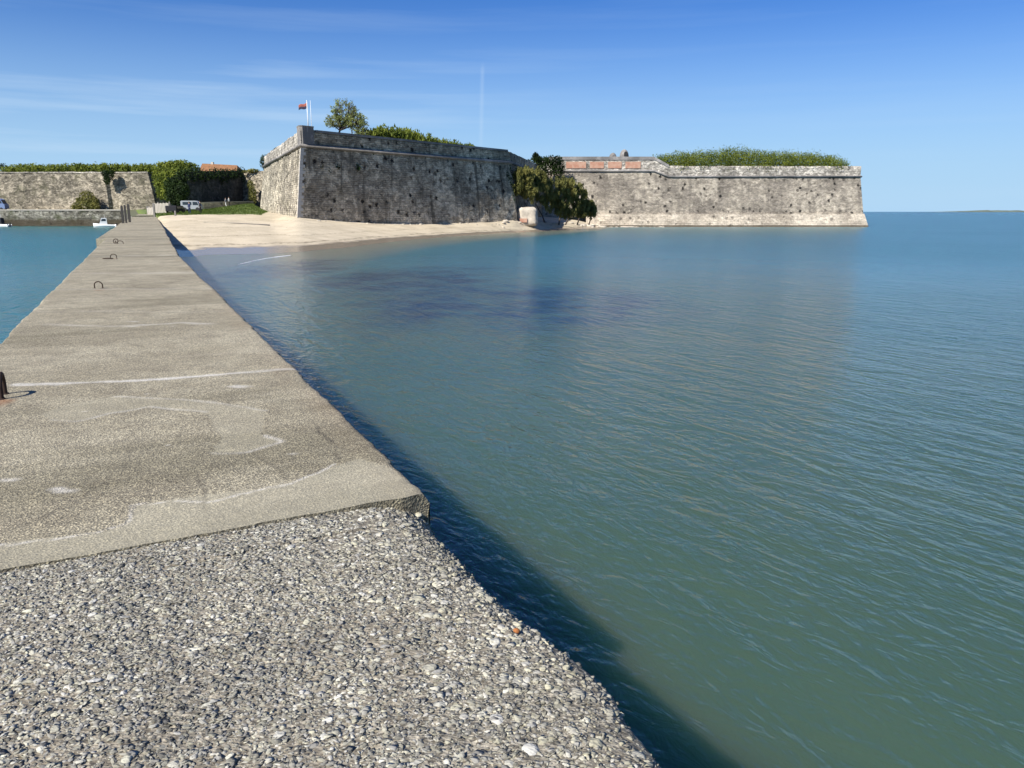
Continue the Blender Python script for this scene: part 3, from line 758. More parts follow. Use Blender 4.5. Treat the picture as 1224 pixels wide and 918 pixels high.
# unit pebble: icosahedron, once subdivided for the big ones
def ico(sub):
    import bmesh
    bm = bmesh.new(); bmesh.ops.create_icosphere(bm, subdivisions=sub, radius=1.0)
    v = np.array([q.co[:] for q in bm.verts]); f = np.array([[q.index for q in p.verts] for p in bm.faces]); bm.free(); return v, f
def scatter(n, rmin, rmax, power, flat, tilt, sub, region, sink, colf, seed):
    r = np.random.default_rng(seed); bv, bf = ico(sub)
    x, y = region(r, n); n = len(x)
    z = rub_z(x, y)
    s = rmin + (rmax - rmin) * r.random(n) ** power
    ax = np.stack([s, s * r.uniform(0.5, 0.95, n), s * r.uniform(flat[0], flat[1], n)], 1)
    v = bv[None] * (1 + r.normal(0, 0.16, (n, len(bv), 1))) * ax[:, None]
    a = r.uniform(0, 2 * math.pi, n); a = np.where(r.random(n) < 0.45, r.normal(0.55, 0.35, n), a)
    tx, ty = r.normal(0, tilt, n), r.normal(0, tilt, n)
    ca, sa = np.cos(a)[:, None], np.sin(a)[:, None]
    X_, Y_, Z_ = v[..., 0], v[..., 1], v[..., 2]
    c1, s1 = np.cos(tx)[:, None], np.sin(tx)[:, None]; Y_, Z_ = Y_ * c1 - Z_ * s1, Y_ * s1 + Z_ * c1
    c2, s2 = np.cos(ty)[:, None], np.sin(ty)[:, None]; X_, Z_ = X_ * c2 + Z_ * s2, -X_ * s2 + Z_ * c2
    X_, Y_ = X_ * ca - Y_ * sa, X_ * sa + Y_ * ca
    Zc = z + ax[:, 2] * sink
    v = np.stack([X_ + x[:, None], Y_ + y[:, None], Z_ + Zc[:, None]], 2)
    cc_ = colf(r, n) * (1 + 0.42 * fbm(x * 2.6, y * 2.6, 170) + 0.25 * fbm(x * 9, y * 9, 174))[:, None]; ed_ = np.exp(-np.maximum(rub_edge(y) - x, 0) / 0.3)[:, None]
    cc_ = np.clip(cc_ * (1 - ed_ * np.array([[0.12, 0.17, 0.28]])), 0.03, 0.72)
    col = np.repeat(np.concatenate([cc_, np.ones((n, 1))], 1)[:, None], len(bv), 1)
    f = bf[None] + (np.arange(n) * len(bv))[:, None, None]
    return v.reshape(-1, 3), f.reshape(-1, 3), col.reshape(-1, 4)
def reg(r, n):
    y = r.uniform(1.3, 4.4, n * 2); x = r.uniform(xl(y), rub_edge(y) + 0.005)
    k = (y < rub_front(x) - 0.02) & (x > -3.1) & ((fbm(x * 2.2, y * 2.2, 160) + 1.1 - 0.7 * np.exp(-(rub_edge(y) - x) / 0.3)) > r.random(len(x)) * 1.35); return x[k][:n], y[k][:n]
def reg_r(r, n):   # mostly along the right edge
    y = r.uniform(1.3, 4.2, n * 3); x = rub_edge(y) - 0.03 - np.abs(r.normal(0, 0.35, n * 3))
    k = (y < rub_front(x) - 0.02); return x[k][:n], y[k][:n]
def col_shell(r, n):
    g = np.clip(r.normal(0.262, 0.125, n), 0.06, 0.6)[:, None]; w = r.uniform(0.72, 0.92, (n, 1))
    return np.concatenate([g, g * (0.88 + 0.09 * w), g * w * 0.93], 1)
def col_peb(r, n):
    g = np.clip(r.normal(0.43, 0.1, n), 0.22, 0.66)[:, None]; w = r.uniform(0.75, 0.98, (n, 1))
    return np.concatenate([g, g * (0.88 + 0.1 * w), g * w * 0.9], 1)
sets = [scatter(80000, 0.003, 0.0165, 1.9, (0.08, 0.26), 0.3, 1, reg, -0.45, col_shell, 1),
        scatter(5000, 0.008, 0.024, 1.9, (0.08, 0.22), 0.26, 1, reg, -0.1, col_shell, 2),
        scatter(500, 0.01, 0.024, 1.6, (0.08, 0.18), 0.15, 2, reg, 0.0, col_peb, 6),
        scatter(1100, 0.008, 0.022, 1.6, (0.3, 0.6), 0.2, 2, reg_r, -0.55, col_peb, 3),
        scatter(190, 0.018, 0.036, 2.0, (0.25, 0.45), 0.15, 2, reg_r, -0.5, col_peb, 4),
        scatter(150, 0.014, 0.026, 2.0, (0.2, 0.4), 0.2, 2, reg, -0.2, col_peb, 5)]
vq = [fullr.reshape(-1, 3)]; fq = []
gf = grid_faces(len(ysr), ncr); fq.append(gf[:, [0, 1, 2]]); fq.append(gf[:, [0, 2, 3]])
cq = [np.concatenate([np.full((len(vq[0]), 3), 0.3), np.zeros((len(vq[0]), 1))], 1)]
off = len(vq[0])
for v_, f_, c_ in sets:
    vq.append(v_); fq.append(f_ + off); cq.append(c_); off += len(v_)
mesh_obj('shell_concrete', np.concatenate(vq), np.concatenate(fq), M['rubble'], pier, smooth=True, attr=np.concatenate(cq))

# orange lichen-stained pebble on the edge
def rock_mesh(seed, sub=2, flat=0.7, rough=0.18):
    r = np.random.default_rng(seed); v, f = ico(sub); d = r.normal(0, 1, (14, 3)); d /= np.linalg.norm(d, axis=1)[:, None]
    for q in d:
        h = r.uniform(0.62, 0.92); s = v @ q; over = np.maximum(s - h, 0); v = v - over[:, None] * q[None]
    v = v * (1 + r.normal(0, rough * 0.15, (len(v), 1))); v[:, 2] *= flat
    return v, f
M['orange'] = plain('orange lichen', (0.36, 0.13, 0.035), 0.9, 0, 0.4, 90)
v, f = rock_mesh(5); p = U(617, 763, 1.93)
o = mesh_obj('orange_pebble', v * 0.016, f, M['orange'], None, smooth=True); o.location = (p[0], p[1], float(rub_z(np.array(p[0]), np.array(p[1]))) + 0.008)
tag(o, 'small orange rusty pebble set in the rough concrete near the water edge', 'pebble')

# mooring rings on the deck
def ring(px, py, w, h, ang, label, lean=0.0, thick=0.013, p=None):
    p = U(px, py, 2.0) if p is None else p
    mb = MB(); pts = []
    for k in range(25):
        t = k / 24
        if t < 0.25: pts.append((-w / 2, 0, h * 0.45 * t / 0.25 - 0.03 * (t == 0)))
        elif t > 0.75: pts.append((w / 2, 0, h * 0.45 * (1 - t) / 0.25 - 0.03 * (t == 1)))
        else:
            a = math.pi * (1 - (t - 0.25) / 0.5); pts.append((w / 2 * math.cos(a), 0, h * 0.45 + h * 0.55 * math.sin(a)))
    mb.tube(pts, thick, 10)
    t = empty('mooring_ring', (p[0], p[1], float(deck_z(p[1]))), ang, label, 'mooring ring', 'iron mooring rings set in the pier deck')
    a = mb.build('iron_hoop', M['rust'], t, True); a.rotation_euler = (lean, 0, 0)
    for s in (-1, 1):
        fo = MB(); fo.tube([(s * w / 2, 0, -0.01), (s * w / 2, 0, 0.014)], [thick * 2.2, thick * 1.5], 10)
        fo.build('anchor_plate', M['rust'], t, False)
    return t
rp = U(2, 478, 2.0) + np.array([-0.052, 0.108, 0])
ring(0, 0, 0.22, 0.21, math.radians(116), 'nearest rusty mooring hoop, cut by the left edge of the photo', 0.0, 0.019, rp)
ring(118, 344.5, 0.17, 0.14, math.radians(3), 'small rusty arched mooring hoop standing alone in the middle of the deck', 0, 0.012)
ring(136, 309, 0.19, 0.16, math.radians(25), 'third mooring hoop along the pier, with a flat shackle beside it', 0.3, 0.013)
ring(144, 291.5, 0.26, 0.16, math.radians(12), 'farthest mooring hoop, a wide low one near the side ledge', 0.2, 0.015)
p = U(129, 309.5, 2.0)
mb = MB(); mb.tube([(0.10 * math.cos(a) * 1.7, 0.10 * math.sin(a), 0.012) for a in np.linspace(0, 6.28, 20)], 0.014, 8, False)
o = mb.build('iron_shackle', M['rust'], None, True); o.location = (p[0], p[1], 2.005); tag(o, 'flat iron ring lying on the deck left of the third hoop', 'iron ring')
p = U(138.5, 291, 2.0)
mb = MB(); mb.tube([(0.12 * math.cos(a), 0.12 * math.sin(a) * 0.3, 0.12 + 0.11 * math.sin(a)) for a in np.linspace(0, 6.28, 18)], 0.02, 8, False); mb.tube([(0, 0, -0.02), (0, 0, 0.14)], 0.025, 8)
o = mb.build('mooring_eye', M['rust'], None, True); o.location = (p[0], p[1], 2.0); tag(o, 'small iron eye on a stub beside the farthest hoop', 'mooring eye')

# timber piles and gate posts by the far landing
for k, (px, top_y, bot_y, Yd, w) in enumerate([(147.5, 246.5, 268.5, 92, 0.24), (151.3, 245.5, 268.5, 93, 0.2), (155.3, 244.5, 266.5, 97, 0.26)]):
    b0, t0 = V(px, bot_y, Yd), V(px, top_y, Yd)
    mb = MB(); z0 = 0.6 if k < 3 else b0[2]
    mb.box((0, 0, (t0[2] - b0[2]) / 2 - 0.3), (w, w, t0[2] - b0[2] + 0.6), 0.3)
    mb.box((0, 0, t0[2] - b0[2] + 0.03), (w * 0.8, w * 0.8, 0.06), 0.3)
    o = mb.build('timber_pile', M['dark_wood']); o.location = tuple(b0)
    tag(o, ['dark square timber pile, leftmost of three at the landing', 'thinner dark timber pile, middle of the three at the landing', 'dark timber pile, rightmost and farthest of the three at the landing'][k], 'pile', 'timber piles at the far landing')

# ------------------------------------------------------------------ fort walls
def wall(name, base, cord, mat, parent, cell=0.6, amp=0.09, seed=0, levels=None):
    """scarp between a base line and a cordon line (same number of points), subdivided and roughened, UV in metres"""
    base, cord = np.array(base, float), np.array(cord, float)
    V_, F_, UV_ = [], [], []; off = 0; u0 = 0
    for a in range(len(base) - 1):
        L = np.linalg.norm(base[a + 1][:2] - base[a][:2]); H = np.linalg.norm(cord[a] - base[a])
        nu, nv = max(2, int(L / cell) + 1), max(2, int(H / cell) + 1)
        u, v = np.meshgrid(np.linspace(0, 1, nu), np.linspace(0, 1, nv))
        B = base[a][None, None] * (1 - u[..., None]) + base[a + 1][None, None] * u[..., None]
        T = cord[a][None, None] * (1 - u[..., None]) + cord[a + 1][None, None] * u[..., None]
        P = B * (1 - v[..., None]) + T * v[..., None]
        d = base[a + 1] - base[a]; nrm = np.array([d[1], -d[0], 0]) / (np.hypot(d[0], d[1]) + 1e-9)
        uu, zz = u0 + u * L, P[..., 2]
        fade = np.minimum(1, np.minimum(u, 1 - u) * L / 1.0)
        dis = (fbm(uu * 0.5, zz * 0.5, seed + 1) * amp * 0.8 + fbm(uu * 1.7, zz * 1.7, seed + 5, 3) * amp) * fade
        P = P + nrm[None, None] * dis[..., None]
        V_.append(P.reshape(-1, 3)); F_.append(grid_faces(nv, nu) + off); UV_.append(np.stack([uu, zz], 2).reshape(-1, 2))
        off += nu * nv; u0 += L
    return mesh_obj(name, np.concatenate(V_), np.concatenate(F_), mat, parent, smooth=False, uv=np.concatenate(UV_))

def offset_line(pts, d):
    """shift a plan polyline outward (to the right-hand side seen along it), mitred"""
    pts = np.array(pts, float); out = pts.copy(); n = len(pts)
    for k in range(n):
        ns_ = []
        for a, b_ in ((k - 1, k), (k, k + 1)):
            if a >= 0 and b_ < n:
                q = pts[b_] - pts[a]; nn = np.array([q[1], -q[0]]) / (np.hypot(q[0], q[1]) + 1e-9); ns_.append(nn)
        m_ = np.mean(ns_, axis=0); m_ /= max(0.35, np.dot(m_, ns_[0])) if len(ns_) > 1 else 1
        out[k, :2] += m_ * d
    return out

def cordon(name, pts, r, mat, parent):
    mb = MB(); mb.tube([tuple(p) for p in pts], r, 10); return mb.build(name, mat, parent, True)

def parapet(name, pts, tops, thick, mat, parent, seed=0, wobble=0.1, cell=0.8, segs=None):
    """front face, worn top and back of a parapet standing on the cordon line"""
    pts = np.array(pts, float); back = offset_line(pts, -thick); V_, F_, UV_ = [], [], []; off = 0; u0 = 0
    for a in (segs if segs is not None else range(len(pts) - 1)):
        L = np.linalg.norm(pts[a + 1][:2] - pts[a][:2]); nu = max(2, int(L / cell) + 1); u = np.linspace(0, 1, nu)
        f0 = pts[a][None] * (1 - u[:, None]) + pts[a + 1][None] * u[:, None]
        b0 = back[a][None] * (1 - u[:, None]) + back[a + 1][None] * u[:, None]
        tz = tops[a] * (1 - u) + tops[a + 1] * u + fbm((u0 + u * L) * 0.8, u * 0, seed, 4) * wobble * np.minimum(1, np.minimum(u, 1 - u) * L)
        rows_ = []
        H = tz - f0[:, 2]
        for q in (0, 0.25, 0.5, 0.75, 0.97):
            r = f0.copy(); r[:, 2] = f0[:, 2] + H * q; rows_.append(r)
        inn = f0 * 0.96 + b0 * 0.04; inn[:, 2] = tz; rows_.append(inn)
        bk = b0.copy(); bk[:, 2] = tz - 0.15; rows_.append(bk)
        bd = b0.copy(); bd[:, 2] = f0[:, 2] - 1.0; rows_.append(bd)
        P = np.array(rows_); V_.append(P.reshape(-1, 3)); F_.append(grid_faces(len(rows_), nu) + off)
        uu = np.repeat((u0 + u * L)[None], len(rows_), 0)
        vv = P[..., 2].copy(); vv[-2] += thick; vv[-1] += thick
        UV_.append(np.stack([uu, vv], 2).reshape(-1, 2)); off += P.shape[0] * nu; u0 += L
    return mesh_obj(name, np.concatenate(V_), np.concatenate(F_), mat, parent, uv=np.concatenate(UV_))

# --- the near bastion, its right face in shade
P0b, P1b, P2b = V(309, 253, 163), V(354.5, 260.5, 107.6), V(619, 264.5, 145.5)
P0c, P1c, P2c = V(315.5, 201, 160), V(360, 177.6, 109.3), V(609.5, 195.6, 146.5)
ZC = 12.4
for q in (P0c, P1c, P2c): q[2] = ZC
P3b = np.array([7.5, 190.5, 2.0]); P3c = np.array([6.8, 190.5, ZC])
P0b[2] = 2.0; P1b[2] = 1.6; P2b[2] = 0.6; P3b[2] = 0
bas = empty('stone_bastion', tuple(P1b), 0, 'big arrow-shaped stone bastion above the beach with its long face in shade', 'fortification')
def child(o, par): o.matrix_parent_inverse = Matrix.Translation(-Vector(par.location)); return o
child(wall('scarp_wall', [P0b, P1b], [P0c, P1c], M['stone_left'], bas, seed=205, amp=0.15), bas)
child(wall('scarp_wall', [P1b, P2b, P3b], [P1c, P2c, P3c], M['stone_shade'], bas, seed=200, amp=0.12), bas)
cl_ = offset_line([P0c, P1c, P2c, P3c], 0.12)
child(cordon('cordon', cl_, 0.26, M['stone_coping'], bas), bas)  # shadow line under the moulding is put into its darker stone colour
pl = offset_line([P0c, P1c, P2c, P3c], -0.05)
child(parapet('parapet', pl, [14.35, 14.45, 14.35, 14.3], 3.4, M['stone_pale'], bas, 211, 0.25, segs=[0]), bas)  # sunlit stretch: sunlight put into the colour with a paler stone
child(parapet('parapet', pl, [14.35, 14.45, 14.35, 14.3], 3.4, M['stone_shade'], bas, 210, 0.12, segs=[1, 2]), bas)
# coping strip along the parapet
cp = offset_line([P0c, P1c, P2c, P3c], 0.06)
mb = MB()
def strip(mb, a, b_, z0, z1, d0, d1):
    a, b_ = np.array(a), np.array(b_); q = b_ - a; nn = np.array([q[1], -q[0], 0]) / np.hypot(q[0], q[1])
    vs = []
    for p_ in (a, b_):
        for z_, d_ in ((z0, d0), (z1, d0), (z1, d1), (z0, d1)):
            w = p_ + nn * d_; vs.append((w[0], w[1], z_))
    mb.add(vs, [(0, 1, 2, 3), (7, 6, 5, 4), (0, 4, 5, 1), (1, 5, 6, 2), (2, 6, 7, 3), (3, 7, 4, 0)])
L12 = P2c - P1c
a0 = P1c + L12 * 0.055; b0_ = P1c + L12 * 0.985
strip(mb, a0, b0_, 14.3, 14.62, 0.12, -1.6); child(mb.build('coping', M['stone_coping'], bas), bas)
# block on the salient corner
mb = MB(); cdir = ((P0c - P1c) / np.linalg.norm(P0c - P1c) + L12 / np.linalg.norm(L12)); cdir /= np.linalg.norm(cdir)
def poly_block(mb, plan, z0, z1, grow=0):
    n = len(plan); c_ = np.mean(plan, axis=0); vs = [(*p_, z0) for p_ in plan] + [(*(c_ + (np.array(p_) - c_) * (1 + grow)), z1) for p_ in plan]
    mb.add(vs, [tuple(range(n))[::-1], tuple(range(n, 2 * n))] + [(i_, (i_ + 1) % n, n + (i_ + 1) % n, n + i_) for i_ in range(n)])
d0 = (P0c - P1c)[:2] / np.linalg.norm((P0c - P1c)[:2]); d2 = L12[:2] / np.linalg.norm(L12[:2]); o2 = offset_line([P0c, P1c, P2c], 0.16)[1][:2]
pln = [o2 + d0 * 2.6, o2 + d0 * 0.5, o2 + d2 * 0.5, o2 + d2 * 2.4, o2 + d2 * 2.4 + d0 * 2.6]
poly_block(mb, [tuple(q) for q in pln], ZC + 0.25, 14.85)
poly_block(mb, [tuple(q) for q in pln], 14.85, 15.05, 0.06)
child(mb.build('corner_block', M['stone_coping'], bas), bas)
# pale quoin on the salient edge, with a splayed foot
mb = MB()
for k in range(26):
    t = k / 26; q = P1b * (1 - t) + P1c * t; q1 = P1b * (1 - t - 1 / 26) + P1c * (t + 1 / 26); ln = 0.9 if k % 2 else 0.55; ln2 = 0.55 if k % 2 else 0.9
    e_ = 0.035 + 0.02 * random.random()
    oo = np.array([-cdir[0], -cdir[1], 0]) * e_ * 2
    A_ = [q + oo, q + oo + np.array([*d2, 0]) * ln, q + np.array([*cdir[:2], 0]) * 1.2, q + oo + np.array([*d0, 0]) * ln2]
    B_ = [w + (q1 - q) * 0.96 for w in A_]
    mb.add(A_ + B_, [(3, 2, 1, 0), (4, 5, 6, 7), (0, 1, 5, 4), (1, 2, 6, 5), (2, 3, 7, 6), (3, 0, 4, 7)])
child(mb.build('corner_quoin', M['plaster'], bas), bas)
# terreplein fill
tp = offset_line([P0c, P1c, P2c, P3c], -3.0)
vs = [(q[0], q[1], 13.4) for q in tp] + [(-30, 230, 13.4), (-62, 215, 13.4)]
M['earth'] = plain('dry grass earth', (0.13, 0.13, 0.06), 0.95, 0, 0.3, 0.5)
child(mesh_obj('rampart_fill', vs, [tuple(range(len(vs)))], M['earth'], bas), bas)

# --- far bastion and curtain in the sun
YF = 191.0
def F(px, z, dY=0.0): return np.array([(px - 612) / 937 * (YF), YF + dY, z])
fb = empty('sea_bastion', tuple(F(900, 0)), 0, 'long sunlit stone bastion and curtain wall rising straight from the sea on the right', 'fortification')
ZP = 3.1
wb = [F(636, ZP - 1.2, 0.0), F(780, ZP), F(797.5, ZP), F(1029, ZP), np.array([92, 262, ZP])]
wc = [F(640, 13.2, 1.0), F(780, 13.2, 1.0), F(797.5, 11.85, 1.0), F(1025, 11.85, 1.0), np.array([91, 262, 11.85])]
wb[3][0] += 0.3
child(wall('scarp_wall', wb, wc, M['stone_sea'], fb, seed=300, amp=0.1), fb)
pb = [F(700, -3.5, -1.6), F(797.5, -3.5, -1.6), F(1042, -3.5, -1.6), np.array([96, 262, -3.5])]
pc = [F(700, ZP, -0.35), F(797.5, ZP, -0.35), F(1031, ZP, -0.35), np.array([92.6, 262, ZP])]
child(wall('plinth', pb, pc, M['stone_plinth'], fb, seed=320, amp=0.08), fb)
lip_ = MB()
pcin = [F(700, ZP, 0.6), F(797.5, ZP, 0.6), F(1027, ZP, 0.6), np.array([90.5, 262, ZP])]
vs = [tuple(q) for q in pc] + [tuple(q) for q in pcin]
lip_.add(vs, [(0, 1, 5, 4), (1, 2, 6, 5), (2, 3, 7, 6)]); child(lip_.build('plinth_top', M['plaster'], fb), fb)
cf = [w + np.array([0, -0.14, 0]) for w in wc]; cf[3][0] += 0.14; cf[4][0] += 0.14
child(cordon('cordon', cf, 0.24, M['stone_coping'], fb), fb)
pf_ = [w + np.array([0, 0.02, 0.0]) for w in wc]
child(parapet('parapet', pf_, [16.2, 16.1, 14.35, 14.3, 14.3], 3.0, M['stone_pale'], fb, 330, 0.1), fb)
mb = MB()
strip(mb, F(655, 0, 1.0), F(780, 0, 1.0), 15.75, 16.5, 0.12, -1.4)
child(mb.build('coping', M['stone_coping'], fb), fb)
q0, q1 = F(780, 0, 1.0), F(797.5, 0, 1.0)
mb = MB(); nn = np.array([0, -1, 0])
vs = [(q0[0] + .01, q0[1] - 0.12, 15.75), (q1[0], q1[1] - 0.12, 13.95), (q1[0], q1[1] - 0.12, 14.6), (q0[0] + .01, q0[1] - 0.12, 16.45)]
vs += [(x_, y_ + 1.5, z_) for x_, y_, z_ in vs]
mb.add(vs, [(0, 1, 2, 3), (7, 6, 5, 4), (0, 4, 5, 1), (1, 5, 6, 2), (2, 6, 7, 3), (3, 7, 4, 0)]); child(mb.build('sloping_coping', M['stone_coping'], fb), fb)
for (x0, x1) in ((676, 699.5), (704, 720.5), (725.5, 741.5), (746, 764)):
    mb = MB(); a_, b2 = F(x0, 0, 1.0), F(x1, 0, 1.0); mb.box(((a_[0] + b2[0]) / 2, YF + 0.97, 14.55), (b2[0] - a_[0], 0.16, 1.5)); child(mb.build('brick_panel', M['brick'], fb), fb)
mb = MB(); vs = [(F(640, 0)[0], YF + 3.5), (F(780, 0)[0], YF + 3.5), (F(1010, 0)[0], YF + 3.5), (88, 262), (10, 262)]
mesh = mesh_obj('rampart_fill', [(a_, b2, 13.6) for a_, b2 in vs], [tuple(range(5))], M['earth'], fb); child(mesh, fb)

# domed stone turrets behind the curtain parapet
def turret(px, Yd, r, h, arch, label):
    b0 = V(px, 190, Yd); t = empty('stone_turret', (b0[0], b0[1], 13.8), 0, label, 'turret', 'domed turrets behind the curtain')
    H = b0[2] - 13.8 + h; mb = MB(); n = 18; pr = [(1.0, 0), (1.0, 0.55), (1.04, 0.58), (0.98, 0.68), (0.84, 0.82), (0.6, 0.92), (0.3, 0.98), (0.02, 1.0)]
    vs = [(r * q * math.cos(2 * math.pi * k / n), r * q * math.sin(2 * math.pi * k / n), (H - 1.6 * r if i_ < 2 and w else 0) if i_ < 2 else (H - 1.6 * r) + (w - 0.55) / 0.45 * 1.6 * r) for i_, (q, w) in enumerate(pr) for k in range(n)]
    fs = [(i_ * n + k, i_ * n + (k + 1) % n, (i_ + 1) * n + (k + 1) % n, (i_ + 1) * n + k) for i_ in range(len(pr) - 1) for k in range(n)]
    mb.add(vs, fs); mb.build('dome', M['stone_coping'], t, True)
    mb = MB(); pp = [(-r * .4, 0), (r * .4, 0)] + [(r * .4 * math.cos(a), 0.5 * r + r * .45 * math.sin(a)) for a in np.linspace(0, math.pi, 8)]
    mb.prism([(x_ + r * 0.2, z_ + H - 1.5 * r) for x_, z_ in pp], -r * 1.06, -r * 0.6); mb.build('opening', M['black' if arch else 'stone_coping'], t)
turret(732.5, 199, 0.95, 1.5, False, 'lower round grey domed turret behind the brick-panelled curtain')
turret(746, 199, 1.1, 2.3, True, 'taller grey domed turret with dark opening behind the curtain')

# pale masonry block and ruined footing under the tamarisk
b0 = V(630, 262, 147)
x0, x1 = V(617, 0, 147)[0], V(644, 0, 147)[0]
v_, f_ = ico(4); v_ = np.sign(v_) * np.abs(v_) ** 0.4; v_ = v_ * (1 + 0.15 * fbm(v_[:, 0] * 3 + v_[:, 2] * 2, v_[:, 1] * 3 + v_[:, 2], 700)[:, None])
v_ = v_ * np.array([2.0, 2.0, 1.75]); v_[:, 0] += np.where(v_[:, 0] > 0, -(v_[:, 2] + 2) * 0.10, 0) + 0.1
t = empty('masonry_block', (b0[0], 147, 1.5), 0, 'pale sunlit rounded masonry block with brick foot beneath the tamarisk', 'masonry')
M['pale_rock'] = plain('pale worn render', (0.58, 0.51, 0.41), 0.95, 0, 0.35, 1.3)
child(mesh_obj('block', v_ + np.array([(x0 + x1) / 2, 148.6, 2.7]), f_, M['pale_rock'], t, smooth=True), t)
mb = MB(); mb.box((x0 + 1.3, 146.7, 2.0), (1.5, 0.5, .7)); child(mb.build('brick_foot', M['brick'], t), t)

# ------------------------------------------------------------------ foliage
def foliage(name, blobs, n, size, mat, parent=None, up=0.0, aspect=1.0, shell=0.45, zmin=None, seed=0, droop=0.0):
    """leaf clumps spread through a union of ellipsoids; blobs = [(cx,cy,cz,rx,ry,rz)]"""
    r = np.random.default_rng(seed); B = np.array(blobs, float); vol = (B[:, 3] * B[:, 4] * B[:, 5]) ** (2 / 3); pr = vol / vol.sum()
    k = r.choice(len(B), n, p=pr); d = r.normal(0, 1, (n, 3)); d /= np.linalg.norm(d, axis=1)[:, None]
    rr = 1 - shell * r.random(n) ** 1.3; rr *= 1 + r.normal(0, 0.045, n)
    P = B[k, :3] + d * rr[:, None] * B[k, 3:]
    if zmin is not None: P[:, 2] = np.maximum(P[:, 2], zmin + r.random(n) * 0.3)
    s = size * r.uniform(0.5, 1.4, n)
    nr = d * 0.8 + r.normal(0, 0.6, (n, 3)); nr /= np.linalg.norm(nr, axis=1)[:, None]
    ax = r.normal(0, 1, (n, 3)); ax[:, 2] += up * 3; t1 = ax - (ax * nr).sum(1)[:, None] * nr; t1 /= np.linalg.norm(t1, axis=1)[:, None]
    t2 = np.cross(nr, t1)
    a, b_ = t1 * (s * aspect)[:, None], t2 * s[:, None]
    V_ = np.stack([P - a - b_ * 0.3, P + b_ * 0.7 - a * 0.1, P + a, P - b_ * 0.7 + a * 0.1], 1).reshape(-1, 3)
    F_ = np.arange(n * 4).reshape(n, 4)
    m = np.repeat(r.random(n), 4)
    return mesh_obj(name, V_, F_, mat, parent, attr=np.stack([m] * 3, 1))

def tree(name, base, crowns, fork, label, seed, twigs, leaves, lsize, mat, group):
    """trunk, then branches fanning out from the fork to points spread through the crown ellipsoids"""
    r = np.random.default_rng(seed); t = empty(name, base, 0, label, 'tree', group); mb = MB()
    mb.tube([(0, 0, -.9), (0.03, 0, 0), (fork[0] * .6, fork[1] * .6, fork[2] * .6), tuple(fork)], [.26, .22, .17, .13], 8, False)
    B = []
    main = []
    for (cx, cy, cz, rx, ry, rz) in crowns:
        f = np.array(fork)
        for k in range(7):
            d = r.normal(0, 1, 3); d /= np.linalg.norm(d); e = np.array([cx, cy, cz]) + d * np.array([rx, ry, rz]) * .45
            mid = f * .5 + e * .5 + np.array([0, 0, -.15 * rz]) ; mb.tube([tuple(f), tuple(mid), tuple(e)], [.09, .06, .035], 5, False); main.append((mid, e))
        for k in range(twigs):
            d = r.normal(0, 1, 3); d /= np.linalg.norm(d); e = np.array([cx, cy, cz]) + d * np.array([rx, ry, rz]) * r.uniform(.6, 1.02)
            mm = min(main, key=lambda q: np.linalg.norm(q[1] - e) + r.random() * .4); st = mm[0] * .5 + mm[1] * .5 if r.random() < .5 else mm[1]
            mb.tube([tuple(st), tuple(st * .5 + e * .5 + r.normal(0, .1, 3) + np.array([0, 0, -.05])), tuple(e)], [.03, .022, .012], 3, False)
            B.append((*(e * .82 + st * .18), .28, .28, .28))
    mb.build('trunk', M['bark'], t, True)
    foliage('crown', B, leaves, lsize, mat, t, shell=1.0, seed=seed)
    return t
tb = V(402.5, 163, 118)
tree('tree', (tb[0], tb[1], 13.9), [(1.3, 0, 4.0, 2.4, 2.0, 2.1), (0.2, .2, 2.6, 2.2, 1.8, 1.2), (2.6, 0, 2.7, 2.2, 1.8, 1.3)], (0.5, 0, 1.3), 'taller round broom-crowned tree on the bastion, right of the flag', 5, 190, 6500, 0.085, M['leaf_spring'], 'two trees on the near bastion')
tb = V(427, 165, 124)
tree('tree', (tb[0], tb[1], 13.6), [(0.4, 0, 2.8, 1.7, 1.2, 1.3), (0.9, 0, 1.8, 1.3, 1.1, .8)], (0.1, 0, 1.0), 'smaller thin-leaved tree leaning right behind the taller one', 9, 100, 1800, 0.08, M['leaf_spring'], 'two trees on the near bastion')

# scrub on the near bastion
def blobline(pxs, Yf, base_y, top_f, seed, w=2.2, nper=1, depthr=2.0, rr=1.0):
    r = random.Random(seed); B = []
    for k in range(len(pxs)):
        px = pxs[k]; Yd = Yf(px); b0 = V(px, base_y(px), Yd); t0 = V(px, top_f(px), Yd)
        h = max(0.5, t0[2] - b0[2])
        for j in range(nper):
            B.append((b0[0] + r.uniform(-.5, .5), Yd + r.uniform(-depthr, depthr), b0[2] + h * 0.25, w * r.uniform(.7, 1.2), w * r.uniform(.8, 1.3), h * r.uniform(.6, .8) * (1 if j == 0 else .85)))
    return B
def ip(xp, fp): return lambda x: float(np.interp(x, xp, fp))
nearY = ip([440, 610], [122, 151])
b1 = blobline(list(np.arange(449, 500, 4)), lambda x: nearY(x) + 3, ip([440, 610], [168, 185]), ip([446, 455, 465, 480, 497, 515, 540, 575], [154, 149, 151, 151, 154, 160, 168, 178]), 31, 1.1, 3)
tag(foliage('scrub', b1, 9000, 0.16, M['leaf_bright'], up=1.0, aspect=1.9, seed=41), 'tall bright green scrub mound on top of the shaded bastion right of the trees', 'shrub')
b1 = blobline(list(np.arange(503, 580, 4)), lambda x: nearY(x) + 2.5, ip([440, 610], [170, 186]), ip([497, 515, 530, 540, 560, 575], [156, 162, 166, 167, 171, 178.5]), 32, 1.0, 2)
tag(foliage('scrub', b1, 5500, 0.13, M['leaf_bright'], up=1.2, aspect=2.4, seed=42), 'lower thin-tipped scrub tapering off along the shaded bastion parapet', 'shrub')
